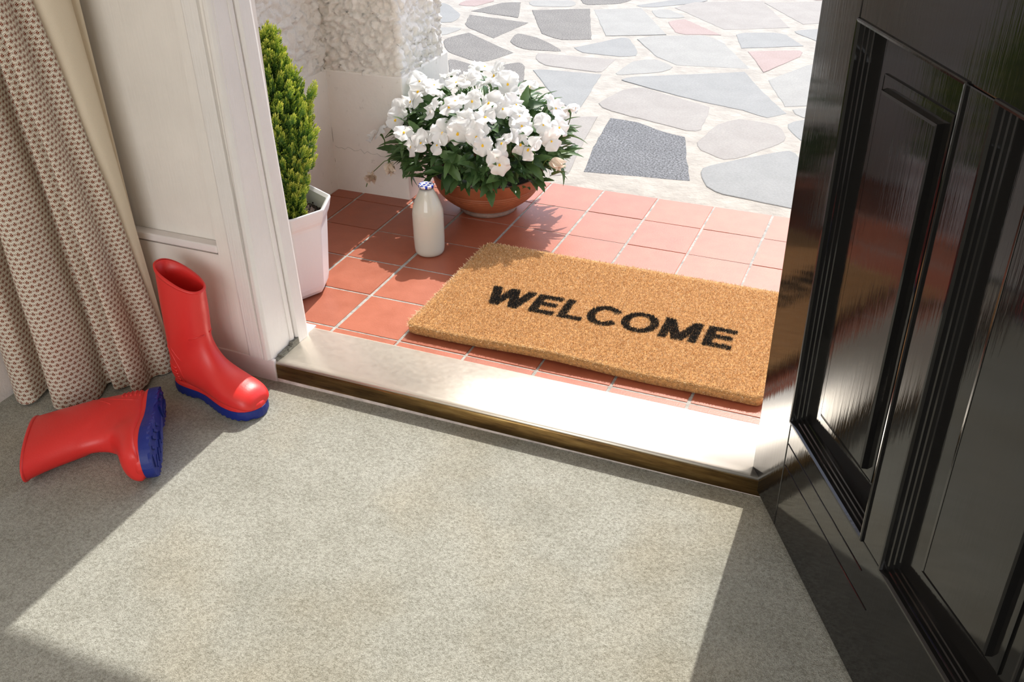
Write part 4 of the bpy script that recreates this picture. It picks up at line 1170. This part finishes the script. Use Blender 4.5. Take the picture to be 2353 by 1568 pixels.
def add_flower(p, face, s, wilted=False):
    o = bpy.data.objects.new('flower', fm); C.objects.link(o); o.parent = pp
    y = -face.normalized(); up = Vector((0, 0, 1)); z = (up - y * up.dot(y)).normalized(); x = y.cross(z)
    m_ = Matrix((x, y, z)).transposed().to_4x4() @ Matrix.Rotation(fr_.uniform(-.4, .4), 4, 'Y'); m_.translation = p; o.matrix_local = m_ @ Matrix.Scale(s, 4)
    spec = [(pmU, .42, .0035), (pmU, -.42, .0045), (pmS, 1.45, .0010), (pmS, -1.45, .0015), (pmL, 3.14, -.0012)]
    for lst, an, yo in spec:
        c_ = bpy.data.objects.new('petal', pmW if wilted else lst[fr_.randrange(2)]); C.objects.link(c_); c_.parent = o
        tilt = fr_.uniform(-.42, .42) + (.9 if wilted else 0)
        c_.matrix_local = Matrix.Translation((0, yo, 0)) @ Matrix.Rotation(an + fr_.uniform(-.15, .15), 4, 'Y') @ Matrix.Rotation(tilt, 4, 'X')
    if not wilted:
        e = bpy.data.objects.new('flower_eye', em); C.objects.link(e); e.parent = o
for i, (zx, zy) in enumerate(FP):
    px, py = 820 + zx / 3.0148, 100 + zy / 3.0148
    d = Vector(((px - 1176.5) / 2279.76, (py - 784) / 2279.76, 1.0)); d = (RC.transposed() @ d).normalized()
    o_ = CAM - base - DC
    e = Vector((d.x / DR.x, d.y / DR.y, d.z / DR.z)); q = Vector((o_.x / DR.x, o_.y / DR.y, o_.z / DR.z))
    A_, B_, C_ = e.dot(e), 2 * q.dot(e), q.dot(q) - 1.03
    disc = B_ * B_ - 4 * A_ * C_
    tt = (-B_ - math.sqrt(disc)) / (2 * A_) if disc > 0 else -B_ / (2 * A_)
    p = CAM + d * tt - base
    nrm_ = Vector(((p.x - DC.x) / DR.x ** 2, (p.y - DC.y) / DR.y ** 2, (p.z - DC.z) / DR.z ** 2)).normalized()
    face = nrm_ * .5 + (-d) * .35 + Vector((fr_.uniform(-.85, .85), fr_.uniform(-.6, .5), fr_.uniform(-.45, .5)))
    add_flower(p, face, fr_.uniform(1.15, 1.45), i in wilt)
    if i in (38, 39, 40):
        q0 = p - face.normalized() * .026; q1 = DC + (p - DC) * .72 + Vector((0, 0, .03)); bm = bmesh.new()
        tube(bm, [q0, q0.lerp(q1, .5) + Vector((0, 0, .014)), q1], .0011, 5); bm_obj('flower_stalk', bm, 'pansy_stem', pp, smooth=True)
for i in range(7):          # blooms on the far side of the dome
    a_ = fr_.uniform(.3, 2.8); h = fr_.uniform(.15, .75); cr_ = math.sqrt(1 - h * h)
    p = DC + Vector((DR.x * cr_ * math.cos(a_), DR.y * cr_ * math.sin(a_), DR.z * h))
    add_flower(p, p - DC + Vector((0, 0, .1)), 1.0)

# ================================================================== CURTAIN
cu = tag(empty('curtain', (-.38, -.31, FZ)), 'floor-length cream curtain with small red-brown floral print and plain lining', 'curtain')
hem = [(-.508, -.372), (-.497, -.400), (-.472, -.421), (-.445, -.428), (-.428, -.416), (-.430, -.392), (-.436, -.370), (-.420, -.362), (-.404, -.378), (-.392, -.404), (-.370, -.420), (-.345, -.414), (-.330, -.388), (-.326, -.355), (-.332, -.330), (-.338, -.312), (-.325, -.306), (-.318, -.322), (-.308, -.322), (-.300, -.305), (-.294, -.293), (-.284, -.296), (-.276, -.316), (-.266, -.324), (-.259, -.312), (-.262, -.285), (-.275, -.262), (-.272, -.246), (-.262, -.240), (-.254, -.228), (-.255, -.214), (-.264, -.206)]
def smooth_curve(pts, k=6):
    o_ = []
    P_ = [Vector(p) for p in pts]
    for i in range(len(P_) - 1):
        a, b, c_, d = P_[max(i - 1, 0)], P_[i], P_[i + 1], P_[min(i + 2, len(P_) - 1)]
        for j in range(k):
            t_ = j / k
            o_.append(0.5 * ((2 * b) + (c_ - a) * t_ + (2 * a - 5 * b + 4 * c_ - d) * t_ ** 2 + (3 * b - a - 3 * c_ + d) * t_ ** 3))
    o_.append(P_[-1]); return o_
hc = smooth_curve(hem)
arc = [0]
for a, b in zip(hc, hc[1:]): arc.append(arc[-1] + (b - a).length)
tot = arc[-1]
def hem_lift(f): return .004 + .006 * (.5 + .5 * math.sin(f * 31 + 1))
def cpos(i, z):
    f = arc[i] / tot; p = hc[i]
    k = min(1.0, (z - FZ) / .76); k2 = k ** 1.15
    right = f ** 1.3
    dx = -.012 - .040 * right; dy = .004 - .080 * right
    x = p.x + dx * k2; y = p.y + dy * k2
    # folds relax a little towards the top
    cxm = -.395 + .13 * f; cym = -.40 + .18 * f
    rel = .22 * k
    x = x * (1 - rel) + (cxm + dx * k2) * rel; y = y * (1 - rel) + (cym + dy * k2) * rel
    x = max(x, LX + .012)
    return x, y
zsC = [FZ + .0] + list(np.linspace(.02, 1.0, 36)) + [1.3, 1.7, 2.1]
vs_, fs, uvs = [], [], []
for zi, z in enumerate(zsC):
    for i in range(len(hc)):
        f = arc[i] / tot; x, y = cpos(i, max(z, FZ)); zz_ = z + (hem_lift(f) if zi == 0 else 0)
        wob = .0012 * math.sin(z * 23 + i * .21)
        vs_.append((x + .38 + wob, y + .31, zz_ - FZ)); uvs.append((arc[i], zz_))
n = len(hc)
for j in range(len(zsC) - 1):
    for i in range(n - 1): fs.append((j * n + i, j * n + i + 1, (j + 1) * n + i + 1, (j + 1) * n + i))
o = pyd('printed_cloth', vs_, fs, 'curtain_print', cu, True)
uvl = o.data.uv_layers.new(name='UVMap')
for lp in o.data.loops: uvl.data[lp.index].uv = uvs[lp.vertex_index]
# lining: turned-back edge showing on the doorway side
vs_, fs = [], []
lin_z = list(np.linspace(.01, 1.0, 26)) + [1.4, 2.1]
for z in lin_z:
    ex, ey = cpos(n - 1, z); k = min(1, z / .72)
    e = Vector((ex + .0010, ey)); l_ = Vector((-.266 - .033 * k, -.203 - .016 * k)); w_ = Vector((-.330 - .02 * k, -.176))
    mid1 = e.lerp(l_, .35) + Vector((.010, -.004)) * k; mid2 = e.lerp(l_, .72) + Vector((.009, .001)) * k
    lm = l_.lerp(w_, .2) + Vector((-.006, .002)); l2 = l_.lerp(w_, .35) + Vector((.010, .012)) * k
    sc_ = smooth_curve([e, mid1, mid2, l_, lm, l2, w_], 6)
    for q in sc_: vs_.append((q.x + .38, q.y + .31, z - FZ))
n2 = len(sc_)
for j in range(len(lin_z) - 1):
    for i in range(n2 - 1): fs.append((j * n2 + i, j * n2 + i + 1, (j + 1) * n2 + i + 1, (j + 1) * n2 + i))
pyd('lining', vs_, fs, 'curtain_lining', cu, True)
